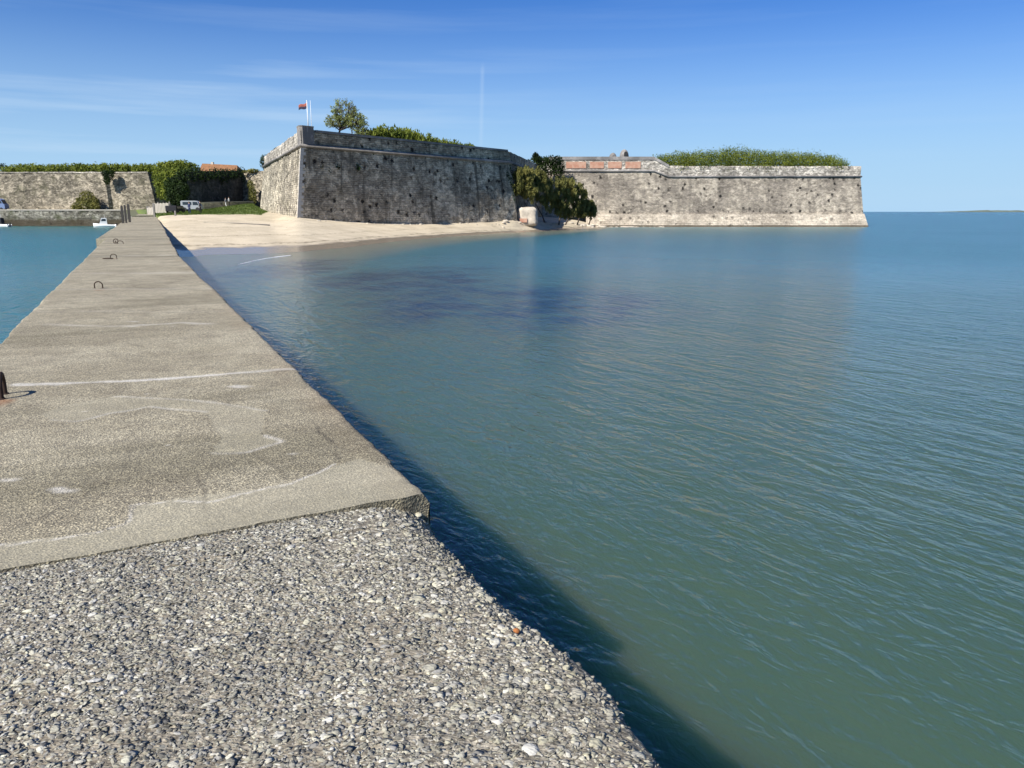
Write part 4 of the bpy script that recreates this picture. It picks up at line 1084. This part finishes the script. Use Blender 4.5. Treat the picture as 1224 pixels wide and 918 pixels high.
b1 = [(*V(x_, y_, Yd), w, w, h) for x_, y_, Yd, w, h in [(331, 183, 148, 1.1, .9), (326, 188, 152, .9, .8), (317, 194, 160, 1.1, 1.6), (341, 175, 134, .6, .4)]]
tag(foliage('scrub', b1, 1600, 0.14, M['leaf_dark'], seed=43), 'dark green tufts along the sloping left parapet of the near bastion', 'shrub')
b1 = [(*V(x_, y_, Yd), w, w, h) for x_, y_, Yd, w, h in [(640, 187, 152, .6, .7), (643, 190, 152, .8, .5)]]
tag(foliage('scrub', b1, 500, 0.15, M['leaf_dark'], up=1, aspect=2, seed=44), 'little dark bush poking above the wall at the shoulder of the near bastion', 'shrub')

# mat of scrub on the sea bastion
topf = ip([783, 800, 820, 850, 868, 885, 900, 930, 965, 985, 1000, 1010], [185, 181, 180, 178, 175.5, 174, 178, 179.5, 180.5, 183.5, 188, 196])
b1 = blobline(list(np.arange(786, 1010, 3.2)), lambda x: YF + 4.5, lambda x: 201, topf, 33, 2.2, 3, 2.2)
b1 = [(a_, b2, c_, d_, e_, f_ * 1.12) for a_, b2, c_, d_, e_, f_ in b1]
tag(foliage('scrub', b1, 70000, 0.12, M['leaf_bright'], up=0.1, aspect=1.1, seed=45), 'dense bright green scrub mat covering the top of the sea bastion', 'shrub')

# tamarisk over the shore, ivy on the wall behind it
B = []
r = random.Random(3)
out = [(614, 206, 232), (622, 201, 236), (632, 200, 237), (642, 202, 240), (652, 206, 248), (662, 209, 257), (672, 210, 259), (682, 212, 259), (690, 216, 258), (698, 223, 258), (705, 235, 257), (710, 243, 257)]
for k in range(230):
    px = r.uniform(612, 712); ty, by = float(np.interp(px, [q[0] for q in out], [q[1] for q in out])), float(np.interp(px, [q[0] for q in out], [q[2] for q in out]))
    yy = r.uniform(ty + 3, by - 1); Yd = float(np.interp(px, [612, 640, 660, 700, 715], [147.5, 150, 155, 162, 167])) + r.uniform(-1.6, 1.2); q = V(px, yy, Yd)
    B.append((q[0], q[1], q[2], r.uniform(.35, .8), r.uniform(.4, .8), r.uniform(.6, 1.3)))
tam = empty('tamarisk_bush', (8, 152, 2), 0, 'large olive green feathery bush growing over the rocks between the two bastions', 'bush')
child(foliage('foliage', B, 34000, 0.11, M['leaf_olive'], tam, up=1.2, aspect=2.6, seed=46, shell=0.8), tam)
for px, lean in ((652, -2), (668, 1), (676, 3), (690, 2), (704, 2), (640, -2)):
    mb = MB(); q = V(px, 264, 157 + (px - 640) * .2); mb.tube([(q[0], q[1], q[2] - 0.8), (q[0] + lean * .3, q[1] + .8, q[2] + 1.0), (q[0] + lean, q[1] + 2.5, q[2] + 3.5)], [.16, .12, .05], 7); child(mb.build('stem', M['bark'], tam, True), tam)
B = [(*V(x_, y_, Yd), w, 1.0, h) for x_, y_, Yd, w, h in [(640, 194, 187, 2.2, 1.2), (650, 193, 188, 2, 1.3), (660, 193, 188, 2.2, 1.4), (667, 197, 188.5, 1.8, 2.2), (668, 204, 189, 1.5, 2), (655, 202, 188.5, 2, 2.4), (645, 205, 187, 2, 3)]]
tag(foliage('ivy', B, 3600, 0.2, M['leaf_dark'], seed=47), 'dark ivy hanging over the curtain wall behind the tamarisk', 'ivy')
B = [(*V(x_, y_, Yd), w, .5, h) for x_, y_, Yd, w, h in [(607, 205, 146.5, .9, 1.6), (603, 214, 145.5, 1, 2), (608, 225, 146, .9, 2.6), (611, 238, 146, .7, 1.4), (596, 206, 145, .7, .8)]]
tag(foliage('ivy', B, 2600, 0.13, M['leaf_dark'], seed=48), 'black-green ivy climbing the shaded right corner of the near bastion', 'ivy')
B = [(*V(x_, y_, Yd), w, .4, h) for x_, y_, Yd, w, h in [(383, 199, 112, .5, .5), (392, 205, 113, .6, .7), (402, 200, 114, .6, .6), (398, 211, 114, .4, .5), (378, 203, 111.5, .3, .3), (428, 201, 117, .45, .6), (415, 226, 116, .3, .3), (444, 183, 120, .6, .5)]]
tag(foliage('ivy', B, 1200, 0.1, M['leaf_dark'], seed=49, shell=0.9), 'scattered dark tufts rooted in the shaded face near its left corner', 'ivy')

# ------------------------------------------------------------------ left background
YW = 216
rw = empty('rampart_wall', tuple(V(100, 250, YW)), 0, 'long low rubble rampart wall behind the harbour quay at left', 'wall')
def W(px, z, Yd=YW): return np.array([(px - 612) / 937 * Yd, Yd, z])
child(wall('wall', [W(-160, 3.5), W(133, 3.5), W(138, 3.5, 216.9), W(190, 3.5, 216.9), np.array([-90, 240, 3.5])], [W(-160, 14.0, 217), W(132, 14.0, 217), W(137, 14.0, 217.9), W(183, 14.1, 217.9), np.array([-92, 240, 14])], M['stone_rubble'], rw, seed=400, amp=0.18), rw)
child(parapet('wall_top', [W(-160, 13.9, 216.9), W(132, 13.9, 216.9), W(137, 13.9, 217.8), W(183, 14.0, 217.8)], [14.2, 14.2, 14.2, 14.3], 2.5, M['stone_pale'], rw, 410, 0.15), rw)
vs = [W(-160, 14.05, 218), W(183, 14.05, 222), W(240, 14, 300), W(-160, 14, 300)]
child(mesh_obj('rampart_fill', vs, [(0, 1, 2, 3)], M['earth'], rw), rw)
tf = ip([4, 12, 30, 60, 90, 130, 160, 200, 215, 235, 250], [203, 196.5, 194.5, 195, 194, 194, 194.5, 193.5, 193, 196, 204])
b1 = blobline(list(np.arange(10, 186, 3.2)), lambda x: 221, lambda x: 207, tf, 34, 1.6, 3, 2.0)
tag(foliage('hedge', b1, 15000, 0.24, M['leaf_bright'], up=0.3, seed=50, aspect=1.2), 'long green hedge along the top of the left rampart', 'hedge')
B = [(*V(2, 203, 228), 2.2, 2, 1.9)]
tag(foliage('scrub', B, 900, 0.2, M['leaf_dark'], seed=51), 'dark rounded tree top at the far left above the rampart', 'shrub')
# ivy mass and trees between the rampart and the ditch
B = [(*V(x_, y_, Yd), w, 2.0, h) for x_, y_, Yd, w, h in [(192, 202, 214, 2, 1.8), (200, 200, 214, 2.4, 1.8), (210, 199, 214, 2.4, 1.8), (220, 200, 215, 2.6, 2), (230, 203, 216, 2, 2.0), (190, 214, 213, 1.8, 3), (200, 213, 212, 2.4, 3), (212, 210, 212, 2.4, 2.8), (222, 210, 214, 2, 2.5),
     (193, 226, 212, 1.6, 3), (202, 228, 210, 2.2, 3), (228, 214, 216, 1.5, 2)]]
tag(foliage('ivy', B, 9000, 0.25, M['leaf_bright'], seed=52), 'green climbing ivy mass rounding the end of the rampart wall', 'ivy')
tt_ = empty('tree', tuple(V(210, 248, 196)), 0, 'very dark round evergreen tree at the end of the left rampart wall', 'tree')
B = [(*V(x_, y_, Yd), w, 1.8, h) for x_, y_, Yd, w, h in [(205, 222, 196, 1.8, 2), (214, 219, 196, 2, 2.2), (218, 228, 195, 1.8, 2.4), (206, 234, 195, 2, 2.2), (214, 238, 195, 2, 2)]]
child(foliage('crown', B, 5500, 0.2, M['leaf_dark'], tt_, seed=53), tt_)
q = V(210, 248, 196); mb = MB(); mb.tube([(q[0], q[1], q[2] - 1), (q[0] + .2, q[1], q[2] + 3)], [.35, .2], 8); child(mb.build('trunk', M['bark'], tt_, True), tt_)
B = [(*V(x_, y_, Yd), w, 1.0, h) for x_, y_, Yd, w, h in [(96, 240, 214, 1.2, 1.0), (104, 236, 214, 2, 1.9), (112, 241, 214, 1.4, 1.5), (100, 246, 213, 3.2, 1.3), (92, 248, 213, 1.8, .7), (112, 247, 213, 1.8, 1.0)]]
tag(foliage('bush', B, 3200, 0.2, M['leaf_olive'], seed=54), 'rounded green bush at the foot of the rubble rampart wall', 'bush')
B = [(*V(x_, y_, Yd), w, .6, h) for x_, y_, Yd, w, h in [(126, 207, 215.5, 1.3, .9), (131, 210, 215.5, 1.5, 1.4), (128, 215, 215.5, 1.0, 1.3), (134, 206, 216, 1.0, .6)]]
tag(foliage('ivy', B, 1300, 0.18, M['leaf_dark'], seed=55), 'dark ivy clump hanging from the rampart wall top above the fold', 'ivy')
# ditch wall, its shade put into the stone colour
dw = empty('ditch_wall', tuple(V(260, 245, 205)), 0, 'dark shaded wall of the moat below the orange roof', 'wall')
DA, DB = V(224, 0, 219), V(298, 0, 196)
a_, b2 = np.array([V(224, 0, 196)[0], 196, 3.5]), np.array([V(298, 0, 228)[0], 228, 3.5])
c_, d_ = a_.copy(), b2.copy(); c_[2] = 12.6; d_[2] = 14.6; c_[1] += .8; d_[1] += .8
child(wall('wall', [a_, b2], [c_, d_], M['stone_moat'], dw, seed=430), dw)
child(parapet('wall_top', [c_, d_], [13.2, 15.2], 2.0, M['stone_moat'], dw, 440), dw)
B = []
for k in range(12):
    t = k / 11; q = c_ * (1 - t) + d_ * t; B.append((q[0], q[1] - .6, 12.3 + t * 1.6 + r.uniform(-.5, .5), 1.8, .8, 1.3 + r.random()))
tag(foliage('ivy', B, 3600, 0.2, M['leaf_dark'], seed=56), 'dark ivy draped along the top of the shaded moat wall', 'ivy')
# house with the orange roof
hp = V(260, 205, 244); hs = empty('house', (hp[0], hp[1], 12), math.radians(-6), 'low house with an orange tiled roof behind the moat wall', 'house')
mb = MB(); mb.box((0, 3, 1.6), (11.0, 6, 3.2)); mb.build('wall', M['plaster'], hs)
mb = MB(); mb.add([(-6.2, -0.6, 3.1), (6.6, -0.6, 2.6), (5.0, 3, 5.6), (-6.2, 3, 6.2), (6.6, 6.6, 3), (-6.2, 6.6, 3.1), (-6.2, -0.6, 2.85), (6.6, -0.6, 2.35), (6.6, 6.6, 2.8), (-6.2, 6.6, 2.85)],
                  [(0, 1, 2, 3), (3, 2, 4, 5), (1, 4, 2), (0, 3, 5), (6, 7, 1, 0), (7, 8, 4, 1), (8, 9, 5, 4), (9, 6, 0, 5)]); mb.build('roof', M['tile'], hs)
mb = MB(); mb.box((-3, 3.2, 5.9), (0.7, 0.7, 1.4)); mb.build('chimney', M['plaster'], hs)
for xx in (-3.2, 0, 3.2):
    mb = MB(); mb.box((xx, -0.02, 1.9), (0.9, 0.1, 1.1)); mb.build('window', M['glass'], hs)
# wall stub between moat and bastion
sw = empty('rear_wall', tuple(V(302, 250, 215)), 0, 'sunlit stone wall seen in the gap left of the near bastion', 'wall')
child(wall('wall', [V(288, 0, 225) * [1, 1, 0] + [0, 0, 3], V(322, 0, 222) * [1, 1, 0] + [0, 0, 3]], [V(290, 0, 226) * [1, 1, 0] + [0, 0, 14.6], V(322, 0, 223) * [1, 1, 0] + [0, 0, 14.8]], M['stone_rubble'], sw, seed=450), sw)
B = [(*V(x_, y_, Yd), w, .8, h) for x_, y_, Yd, w, h in [(300, 222, 221, 1.1, 1.6), (302, 231, 220, 1.3, 1.8), (301, 239, 219, 1.4, 1.5), (296, 205, 224, 1.8, .5), (303, 204, 224, 1.8, .5)]]
tag(foliage('bush', B, 1500, 0.2, M['leaf_olive'], seed=57), 'green growth on the wall in the gap left of the near bastion', 'bush')

# quay
qp = [np.array([V(158, 0, 118)[0], 118, 0]), np.array([V(149, 0, 150)[0], 150, 0]), np.array([V(147, 0, 199)[0], 199.5, 0]), np.array([V(-200, 0, 200)[0], 200.5, 0])][::-1]
def zset(pts, z): return [np.array([q[0], q[1], z_]) for q, z_ in zip(pts, z)]
qy = empty('quay_wall', tuple(V(60, 268, 200)), 0, 'low stone quay with weedy foot across the harbour', 'quay')
qb = zset(qp, [-3, -3, -3, -3]); qt = zset(qp, [3.95, 3.95, 3.3, 2.9])
child(wall('quay_face', qb, qt, M['stone_quay'], qy, seed=460, amp=0.15), qy)
mb = MB()
vs = [tuple(q + np.array([0, 0, .02])) for q in qt] + [(-50.5, 122, 3.0), (-62, 150, 3.3), (V(163, 0, 199)[0], 199, 3.95), (V(165, 0, 216)[0], 216, 4.0), (V(-200, 0, 216)[0], 218, 4.0)]
mb.add(vs, [(0, 1, 6, 7, 8), (1, 2, 5, 6), (2, 3, 4, 5)])
child(mb.build('quay_top', M['earth'], qy), qy)
mb = MB()
strip(mb, qt[0], qt[1], 3.9, 4.12, 0.15, -0.7)
child(mb.build('coping', M['plaster'], qy), qy)

# low pale wall up the ramp
lw = empty('low_wall', tuple(V(270, 248, 160)), 0, 'low pale wall climbing the grass ramp below the moat', 'wall')
pa, pb_ = V(240, 250, 152), V(303, 244.5, 168)
a_, b2 = pa.copy(), pb_.copy(); a_[2] -= .6; b2[2] -= .6; c_, d_ = V(240, 242.5, 152.2), V(303, 241, 168.2)
child(wall('wall', [a_, b2], [c_, d_], M['stone_plinth'], lw, seed=470, amp=.05), lw)
child(parapet('wall_top', [c_, d_], [c_[2] + .12, d_[2] + .12], .5, M['plaster'], lw, 471, .02), lw)

def ground_at(x, y): return float(terrain_z(np.array([x]), np.array([y]))[0])

# fence pickets
def picket(px, top_y, Yd, w, label, mat='wood'):
    q, t0 = V(px, 250, Yd), V(px, top_y, Yd); z0 = ground_at(q[0], q[1]); h = max(.5, t0[2] - z0)
    mb = MB(); mb.box((0, 0, h / 2 - .2), (w, w, h + .4)); mb.box((0, 0, h + .04), (w, w, .08), 0, 0.4)
    o = mb.build('fence_post', M[mat]); o.location = (q[0], q[1], z0); return tag(o, label, 'post', 'grey posts at the head of the pier')
picket(184, 243.5, 118, 0.24, 'tall grey square post standing at the head of the pier', 'wood')
picket(209, 252.5, 112, 0.2, 'short stump of a post on the sand right of the pier head', 'wood')
pk = empty('picket_fence', tuple(V(190, 253, 128)), 0, 'pale grey picket fence behind the head of the pier', 'fence')
mb = MB()
for k in range(15):
    px = 177 + k * 1.75; q = V(px, 0, 130); z0 = ground_at(q[0], 130); mb.box((q[0], 130, z0 + .75), (.2, .06, 1.7 + .15 * (k % 2)))
child(mb.build('picket_row', M['plaster'], pk), pk)
mb = MB()
for hh in (.5, 1.15):
    a_, b2 = V(176, 0, 130), V(203, 0, 130); mb.box(((a_[0] + b2[0]) / 2, 130.06, ground_at((a_[0] + b2[0]) / 2, 130) + hh), (b2[0] - a_[0], .05, .09))
child(mb.build('rail', M['wood'], pk), pk)
for px, Yd in ((176.5, 130.2), (203.5, 130.2), (190, 130.2)):
    q = V(px, 0, Yd); z0 = ground_at(q[0], Yd); mb = MB(); mb.box((q[0], Yd, z0 + .8), (.2, .2, 2.1)); child(mb.build('post', M['wood'], pk), pk)

# vehicles
def van(name, loc, rz, L, H, body, label, cat):
    t = empty(name, loc, rz, label, cat)
    w = 1.8; pr = [(-L / 2, .35), (-L / 2, H * .92), (-L / 2 + .15, H), (L * .22, H), (L * .34, H * .9), (L * .43, H * .55), (L / 2 - .05, H * .48), (L / 2, .35)]
    mb = MB(); mb.prism(pr, -w / 2, w / 2); mb.build('body', M[body], t)
    mb = MB()
    for s in (-1, 1):
        mb.add([(L * .1, s * (w / 2 + .012), H * .58), (L * .39, s * (w / 2 + .012), H * .58), (L * .315, s * (w / 2 + .012), H * .88), (L * .1, s * (w / 2 + .012), H * .9)], [(0, 1, 2, 3)])
        mb.add([(-L * .4, s * (w / 2 + .012), H * .6), (L * .04, s * (w / 2 + .012), H * .6), (L * .04, s * (w / 2 + .012), H * .88), (-L * .4, s * (w / 2 + .012), H * .88)], [(0, 1, 2, 3)])
    mb.add([(L * .352, -w * .42, H * .87), (L * .352, w * .42, H * .87), (L * .437, w * .42, H * .57), (L * .437, -w * .42, H * .57)], [(0, 1, 2, 3)])
    mb.build('window', M['glass'], t)
    for sx in (-.32, .32):
        for s in (-1, 1):
            mb = MB(); mb.tube([(L * sx, s * (w / 2 - .12), .33), (L * sx, s * (w / 2 + .04), .33)], .33, 16); mb.build('wheel', M['black'], t)
    return t
q = V(0, 249.5, 205); van('parked_van', (q[0] - 0.8, 205, 4.02), 0, 5.4, 2.9, 'blue', 'blue grey van parked on the quay at the left edge of the photo', 'van')
q = V(230, 250, 140); van('parked_van', (q[0], 140, ground_at(q[0], 140)), math.radians(8), 3.4, 1.8, 'pale', 'pale dusty van parked on the grass behind the two standing people', 'van')
q = V(208, 250, 128); van('parked_car', (q[0] , 128.5, ground_at(q[0], 128)), math.radians(86), 3.0, 1.2, 'dark_cloth', 'small dark car seen end-on beyond the fence', 'car')

# boats
def boat(loc, rz, L, label, dark=False):
    t = empty('motor_boat', loc, rz, label, 'boat', 'small motor boats by the quay')
    n = 14; W_ = L * .36; rows_ = []
    for k in range(n):
        u = k / (n - 1); x_ = -L / 2 + L * u; wd = W_ / 2 * (1 - max(0, (u - .45) / .55) ** 2.2) * (0.92 + .08 * min(1, u * 4)); sh = .55 + .35 * u ** 2
        rows_.append([(x_, 0, -.3 + .25 * u ** 3), (x_, wd * .75, -.12 + .2 * u ** 3), (x_, wd, sh), (x_, wd * .9, sh), (x_, wd * .8, sh - .18)])
    vs, fs = [], []
    for s in (1, -1):
        o_ = len(vs)
        for r_ in rows_: vs += [(a_, b2 * s, c_) for a_, b2, c_ in r_]
        for k in range(n - 1):
            for j in range(4): q_ = (o_ + k * 5 + j, o_ + k * 5 + j + 1, o_ + (k + 1) * 5 + j + 1, o_ + (k + 1) * 5 + j); fs.append(q_ if s > 0 else q_[::-1])
    m_ = n * 5
    for k in range(n - 1): fs.append((k * 5 + 4, (k + 1) * 5 + 4, m_ + (k + 1) * 5 + 4, m_ + k * 5 + 4))
    fs += [(0, 1, 2, 3, 4, m_ + 4, m_ + 3, m_ + 2, m_ + 1)]
    mesh_obj('hull', vs, fs, M['white'], t, True)
    mb = MB(); mb.prism([(-L * .12, .5), (-L * .1, 2.1), (L * .12, 2.1), (L * .18, 1.3), (L * .24, .6)], -W_ * .3, W_ * .3); mb.build('cabin', M['dark_cloth' if dark else 'white'], t)
    for s in (-1, 1): mb = MB(); mb.add([(-L * .07, s * (W_ * .3 + .012), 1.35), (L * .14, s * (W_ * .3 + .012), 1.35), (L * .1, s * (W_ * .3 + .012), 1.9), (-L * .07, s * (W_ * .3 + .012), 1.9)], [(0, 1, 2, 3)]); mb.build('window', M['glass'], t)
    mb = MB(); mb.box((-L / 2 - .12, 0, .55), (.3, .32, .75), 0, .8); mb.box((-L / 2 - .1, 0, .0), (.12, .12, .7)); mb.build('outboard_motor', M['black'], t)
    mb = MB(); mb.tube([(-L * .02, 0, 2.0), (-L * .02, 0, 2.9)], .025, 6); mb.build('mast', M['white'], t)
    return t
q = U(125.5, 271.3, 0); boat((q[0], q[1], 0.02), math.radians(205), 4.9, 'white cabin motor boat moored in the corner of quay and pier')
q = U(2, 271, 0); boat((q[0], q[1], 0.02), math.radians(170), 4.6, 'small white boat with dark cabin cut by the left photo edge', True)

# people: one skinned body each
def person(px, Yd, top, bottom, label, rz=0, h=1.72, pose=0, z=None):
    q = V(px, 250, Yd); z0 = ground_at(q[0], Yd) if z is None else z
    t = empty('person', (q[0], Yd, z0), rz, label, 'person', 'people on the grass behind the beach')
    k = h / 1.72; st = .1 + .12 * pose
    J = [(0, 0, .93), (0, 0, 1.12), (0, 0, 1.34), (0, 0, 1.47), (0, .01, 1.56), (0, .02, 1.64),
         (.19, 0, 1.40), (.25, .02 + .1 * pose, 1.13), (.24, .1 + .14 * pose, .9), (-.19, 0, 1.40), (-.25, .02, 1.13), (-.22, .08, .88),
         (.1, 0, .88), (.11, st * .6, .48), (.12, -st * .2, .08), (.12, -st * .2 + .16, .04), (-.1, 0, .88), (-.11, -st * .2, .48), (-.12, -st, .08), (-.12, -st + .16, .04)]
    Ed = [(0, 1), (1, 2), (2, 3), (3, 4), (4, 5), (2, 6), (6, 7), (7, 8), (2, 9), (9, 10), (10, 11), (0, 12), (12, 13), (13, 14), (14, 15), (0, 16), (16, 17), (17, 18), (18, 19)]
    Rd = [.15, .14, .16, .06, .085, .1, .07, .05, .04, .07, .05, .04, .1, .07, .05, .04, .1, .07, .05, .04]
    me = bpy.data.meshes.new('body'); me.from_pydata([(a_ * k, b2 * k, c_ * k) for a_, b2, c_ in J], Ed, []); o = bpy.data.objects.new('body', me); C.objects.link(o); o.parent = t
    m_ = o.modifiers.new('skin', 'SKIN'); sv_ = me.skin_vertices[0].data
    for i_, r_ in enumerate(Rd): sv_[i_].radius = (r_ * k, r_ * k); sv_[i_].use_root = i_ == 0
    s_ = o.modifiers.new('sub', 'SUBSURF'); s_.levels = s_.render_levels = 1
    dg = bpy.context.evaluated_depsgraph_get(); ev = o.evaluated_get(dg); m2 = bpy.data.meshes.new_from_object(ev)
    o.modifiers.clear(); o.data = m2
    m2.materials.clear()
    for mm in (M[top], M[bottom], M['skin']): m2.materials.append(mm)
    for pz in m2.polygons:
        c_ = pz.center / k; pz.material_index = 2 if c_.z > 1.46 or (abs(c_.x) > .19 and c_.z < .98 and c_.z > .8) else (0 if c_.z > .93 else 1); pz.use_smooth = True
    v_, f_ = ico(2); v_ = v_ * np.array([.105, .115, .09]) * k + np.array([0, -.01, 1.68]) * k
    mesh_obj('hair', v_, f_, M['hair'], t, True)
    return t
person(226.5, 121, 'navy', 'navy', 'person in navy clothes standing in front of the pale van', 2.6, 1.8)
person(239.5, 122, 'dark_cloth', 'dark_cloth', 'person in black standing at the right end of the pale van', 2.2, 1.85, 0.4)
person(270.5, 158, 'grey_cloth', 'white_cloth', 'person in a grey top on the ramp by the pale wall', 1.5, 1.75, .5)
person(274.5, 157.5, 'white_cloth', 'dark_cloth', 'person in a white top and dark trousers on the ramp', 1.5, 1.8, .8)

# flag
fp = V(368.7, 157, 111); top_ = V(368.7, 121, 111)[2]
fl = empty('flagpole', (fp[0], fp[1], 14.9), 0, 'white flagpole on the bastion corner flying a small red and dark flag', 'flagpole')
H_ = top_ - 14.9
mb = MB(); mb.tube([(0, 0, -.6), (0, 0, H_)], [.07, .045], 10); mb.build('pole', M['white'], fl, True)
v_, f_ = ico(2); mesh_obj('finial', v_ * .08 + np.array([0, 0, H_ + .05]), f_, M['white'], fl, True)
nu, nv = 16, 9; u, v = np.meshgrid(np.linspace(0, 1, nu), np.linspace(0, 1, nv))
fx = -.05 - u * 1.15; fz = H_ - .15 - v * .75 - u * .42 * (1 - v * .35) - .08 * np.sin(u * 6); fyy = .12 * np.sin(u * 7 + v * 2) * u
vs = np.stack([fx, fyy, fz], 2).reshape(-1, 3); fc = grid_faces(nv, nu); mi = [(1 if (k // (nu - 1))   >= 4 else 0) for k in range(len(fc))]
fo = mesh_obj('flag', vs, fc, [M['flag_red'], M['flag_dark']], fl, True, midx=mi)
sm = fo.modifiers.new('thick', 'SOLIDIFY'); sm.thickness = .012
fp2 = V(372.8, 157, 113)
mb = MB(); mb.tube([(0, 0, -.6), (0, 0, V(0, 120, 113)[2] - 14.6)], [.05, .02], 8); o = mb.build('flagpole', M['white'], None, True); o.location = (fp2[0], fp2[1], 14.6); tag(o, 'bare thin pole just right of the flagpole', 'pole')
q = V(421, 168, 121); mb = MB(); mb.box((0, 0, .4), (.16, .16, 1.1)); mb.box((0, 0, 1.0), (.22, .22, .12)); o = mb.build('marker_post', M['white']); o.location = (q[0], q[1], 14.5); tag(o, 'short white post on the parapet beneath the two trees', 'post')

# shore rocks along the foot of the walls
rk = [mesh_obj('shore_rock', rock_mesh(60 + k, 2, .6)[0], rock_mesh(60 + k, 2, .6)[1], M['rock']) for k in range(4)]
rr_ = random.Random(77); first = [True] * 4
spots = []
for k in range(110):
    px = rr_.uniform(600, 795) if k < 86 else rr_.uniform(360, 600)
    if px > 600:
        Yd = np.interp(px, [600, 640, 690, 716, 795], [146, 158, 180, 188.6, 189.2]) + rr_.uniform(-2.0, 0.8) - (0 if px > 716 else rr_.uniform(0, 4))
    else:
        Yd = np.interp(px, [360, 430, 500, 600], [107, 115.5, 125.5, 141]) + rr_.uniform(-1.5, 0)
    spots.append((px, Yd - (2.5 if 600 < px < 716 and k % 2 else 0), rr_.uniform(.18, .55) * (1.0 if px > 600 else .45) * (1.5 if 700 < px < 765 else 1)))
for k, (px, Yd, s) in enumerate(spots):
    v_ = k % 4; o = rk[v_] if first[v_] else rk[v_].copy()
    if not first[v_]: C.objects.link(o)
    first[v_] = False
    x_ = (px - 612) / 937 * Yd; o.location = (x_, Yd, max(ground_at(x_, Yd), -.25) + s * .15); o.scale = (s * rr_.uniform(1, 1.8), s * rr_.uniform(.8, 1.3), s); o.rotation_euler = (0, 0, rr_.uniform(0, 6.28))
    if px > 716: lb, gp = 'pale boulder at the waterline along the sea bastion foot', 'boulders at the sea bastion foot'
    elif px > 600: lb, gp = 'pale rock on the shore in front of the tamarisk', 'rocks in front of the tamarisk'
    else: lb, gp = 'small pale stone along the foot of the shaded bastion face', 'stones along the shaded bastion foot'
    tag(o, lb, 'rock', gp)

# drift log on the sand
p = V(325, 263.5, 100); z0 = ground_at(p[0], p[1])
mb = MB(); a_, b2 = V(243, 261.5, 100), V(322, 261.8, 101)
mb.tube([(a_[0], a_[1], ground_at(a_[0], a_[1]) + .07), ((a_[0] + b2[0]) / 2, (a_[1] + b2[1]) / 2 + .2, ground_at((a_[0] + b2[0]) / 2, (a_[1] + b2[1]) / 2) + .09), (b2[0], b2[1], ground_at(b2[0], b2[1]) + .1)], [.03, .05, .09], 8)
tag(mb.build('drift_log', M['wood'], None, True), 'long thin drift log lying on the upper sand', 'log')

# grass on the bank
r = np.random.default_rng(8); n = 26000
gx_ = r.uniform(-62, -33, n); gy_ = r.uniform(110, 170, n); k = pip(gx_, gy_, gl) & (gx_ / gy_ > (172 - 612) / 937); gx_, gy_ = gx_[k], gy_[k]; n = len(gx_)
gz_ = terrain_z(gx_, gy_) - .02; a = r.uniform(0, math.pi, n); h = r.uniform(.08, .26, n); w = r.uniform(.04, .1, n)
lean = r.normal(0, .08, (n, 2))
p0 = np.stack([gx_ - w * np.cos(a), gy_ - w * np.sin(a), gz_], 1); p1 = np.stack([gx_ + w * np.cos(a), gy_ + w * np.sin(a), gz_], 1)
p2 = np.stack([gx_ + lean[:, 0], gy_ + lean[:, 1], gz_ + h], 1)
m = np.repeat(r.random(n), 3)
o = mesh_obj('grass', np.stack([p0, p1, p2], 1).reshape(-1, 3), np.arange(n * 3).reshape(n, 3), M['grass'], attr=np.stack([m] * 3, 1)); tag(o, 'short green grass on the bank above the beach', 'grass', kind='stuff')

# foam line of the small wave on the beach
fp_ = [U(*q)[:2] for q in ((284, 317, 0), (296, 314, 0), (312, 310.5, 0), (330, 307.5, 0), (348, 305.5, 0))]
fx_ = np.interp(np.linspace(0, 4, 120), range(5), [q[0] for q in fp_]); fy_ = np.interp(np.linspace(0, 4, 120), range(5), [q[1] for q in fp_])
ww = (0.7 + 0.9 * np.abs(fbm(fx_ * 1.5, fy_ * 0, 610))) * np.sin(np.linspace(0.1, 3.0, 120)) ** .6
fo_ = np.stack([np.stack([fx_, fy_ - ww + fbm(fx_ * 2, fx_ * 0, 611) * .15, np.full(120, .012)], 1), np.stack([fx_, fy_ + fbm(fx_ * 2, fx_ * 0, 611) * .15, np.full(120, .05)], 1), np.stack([fx_, fy_ + ww + fbm(fx_ * 2, fx_ * 0, 611) * .15, np.full(120, .012)], 1)], 0)
o = mesh_obj('foam', fo_.reshape(-1, 3), grid_faces(3, 120), M['white'], smooth=True); tag(o, 'thin white foam line of a small wave near the beach', 'foam', kind='stuff')
# far coast on the horizon
D = 6500
xs_ = np.linspace((1120 - 612) / 937 * D, (1500 - 612) / 937 * D, 120)
hh = 12 + 10 * np.clip(fbm(xs_ / 300, xs_ * 0, 500) + .4, 0, 1) + 5 * fbm(xs_ / 40, xs_ * 0, 501); hh *= np.clip((xs_ - xs_[0]) / 400, 0.1, 1)
vs = np.concatenate([np.stack([xs_, np.full(120, D), np.full(120, -1.)], 1), np.stack([xs_, np.full(120, D + 60), hh], 1), np.stack([xs_, np.full(120, D + 700), np.full(120, -1.)], 1)])
M['coast'] = plain('distant wooded coast', (0.13, 0.16, 0.12), 0.95, 0, 0.4, 0.01)
o = mesh_obj('far_coast', vs, grid_faces(3, 120), M['coast'], smooth=True); tag(o, kind='structure')
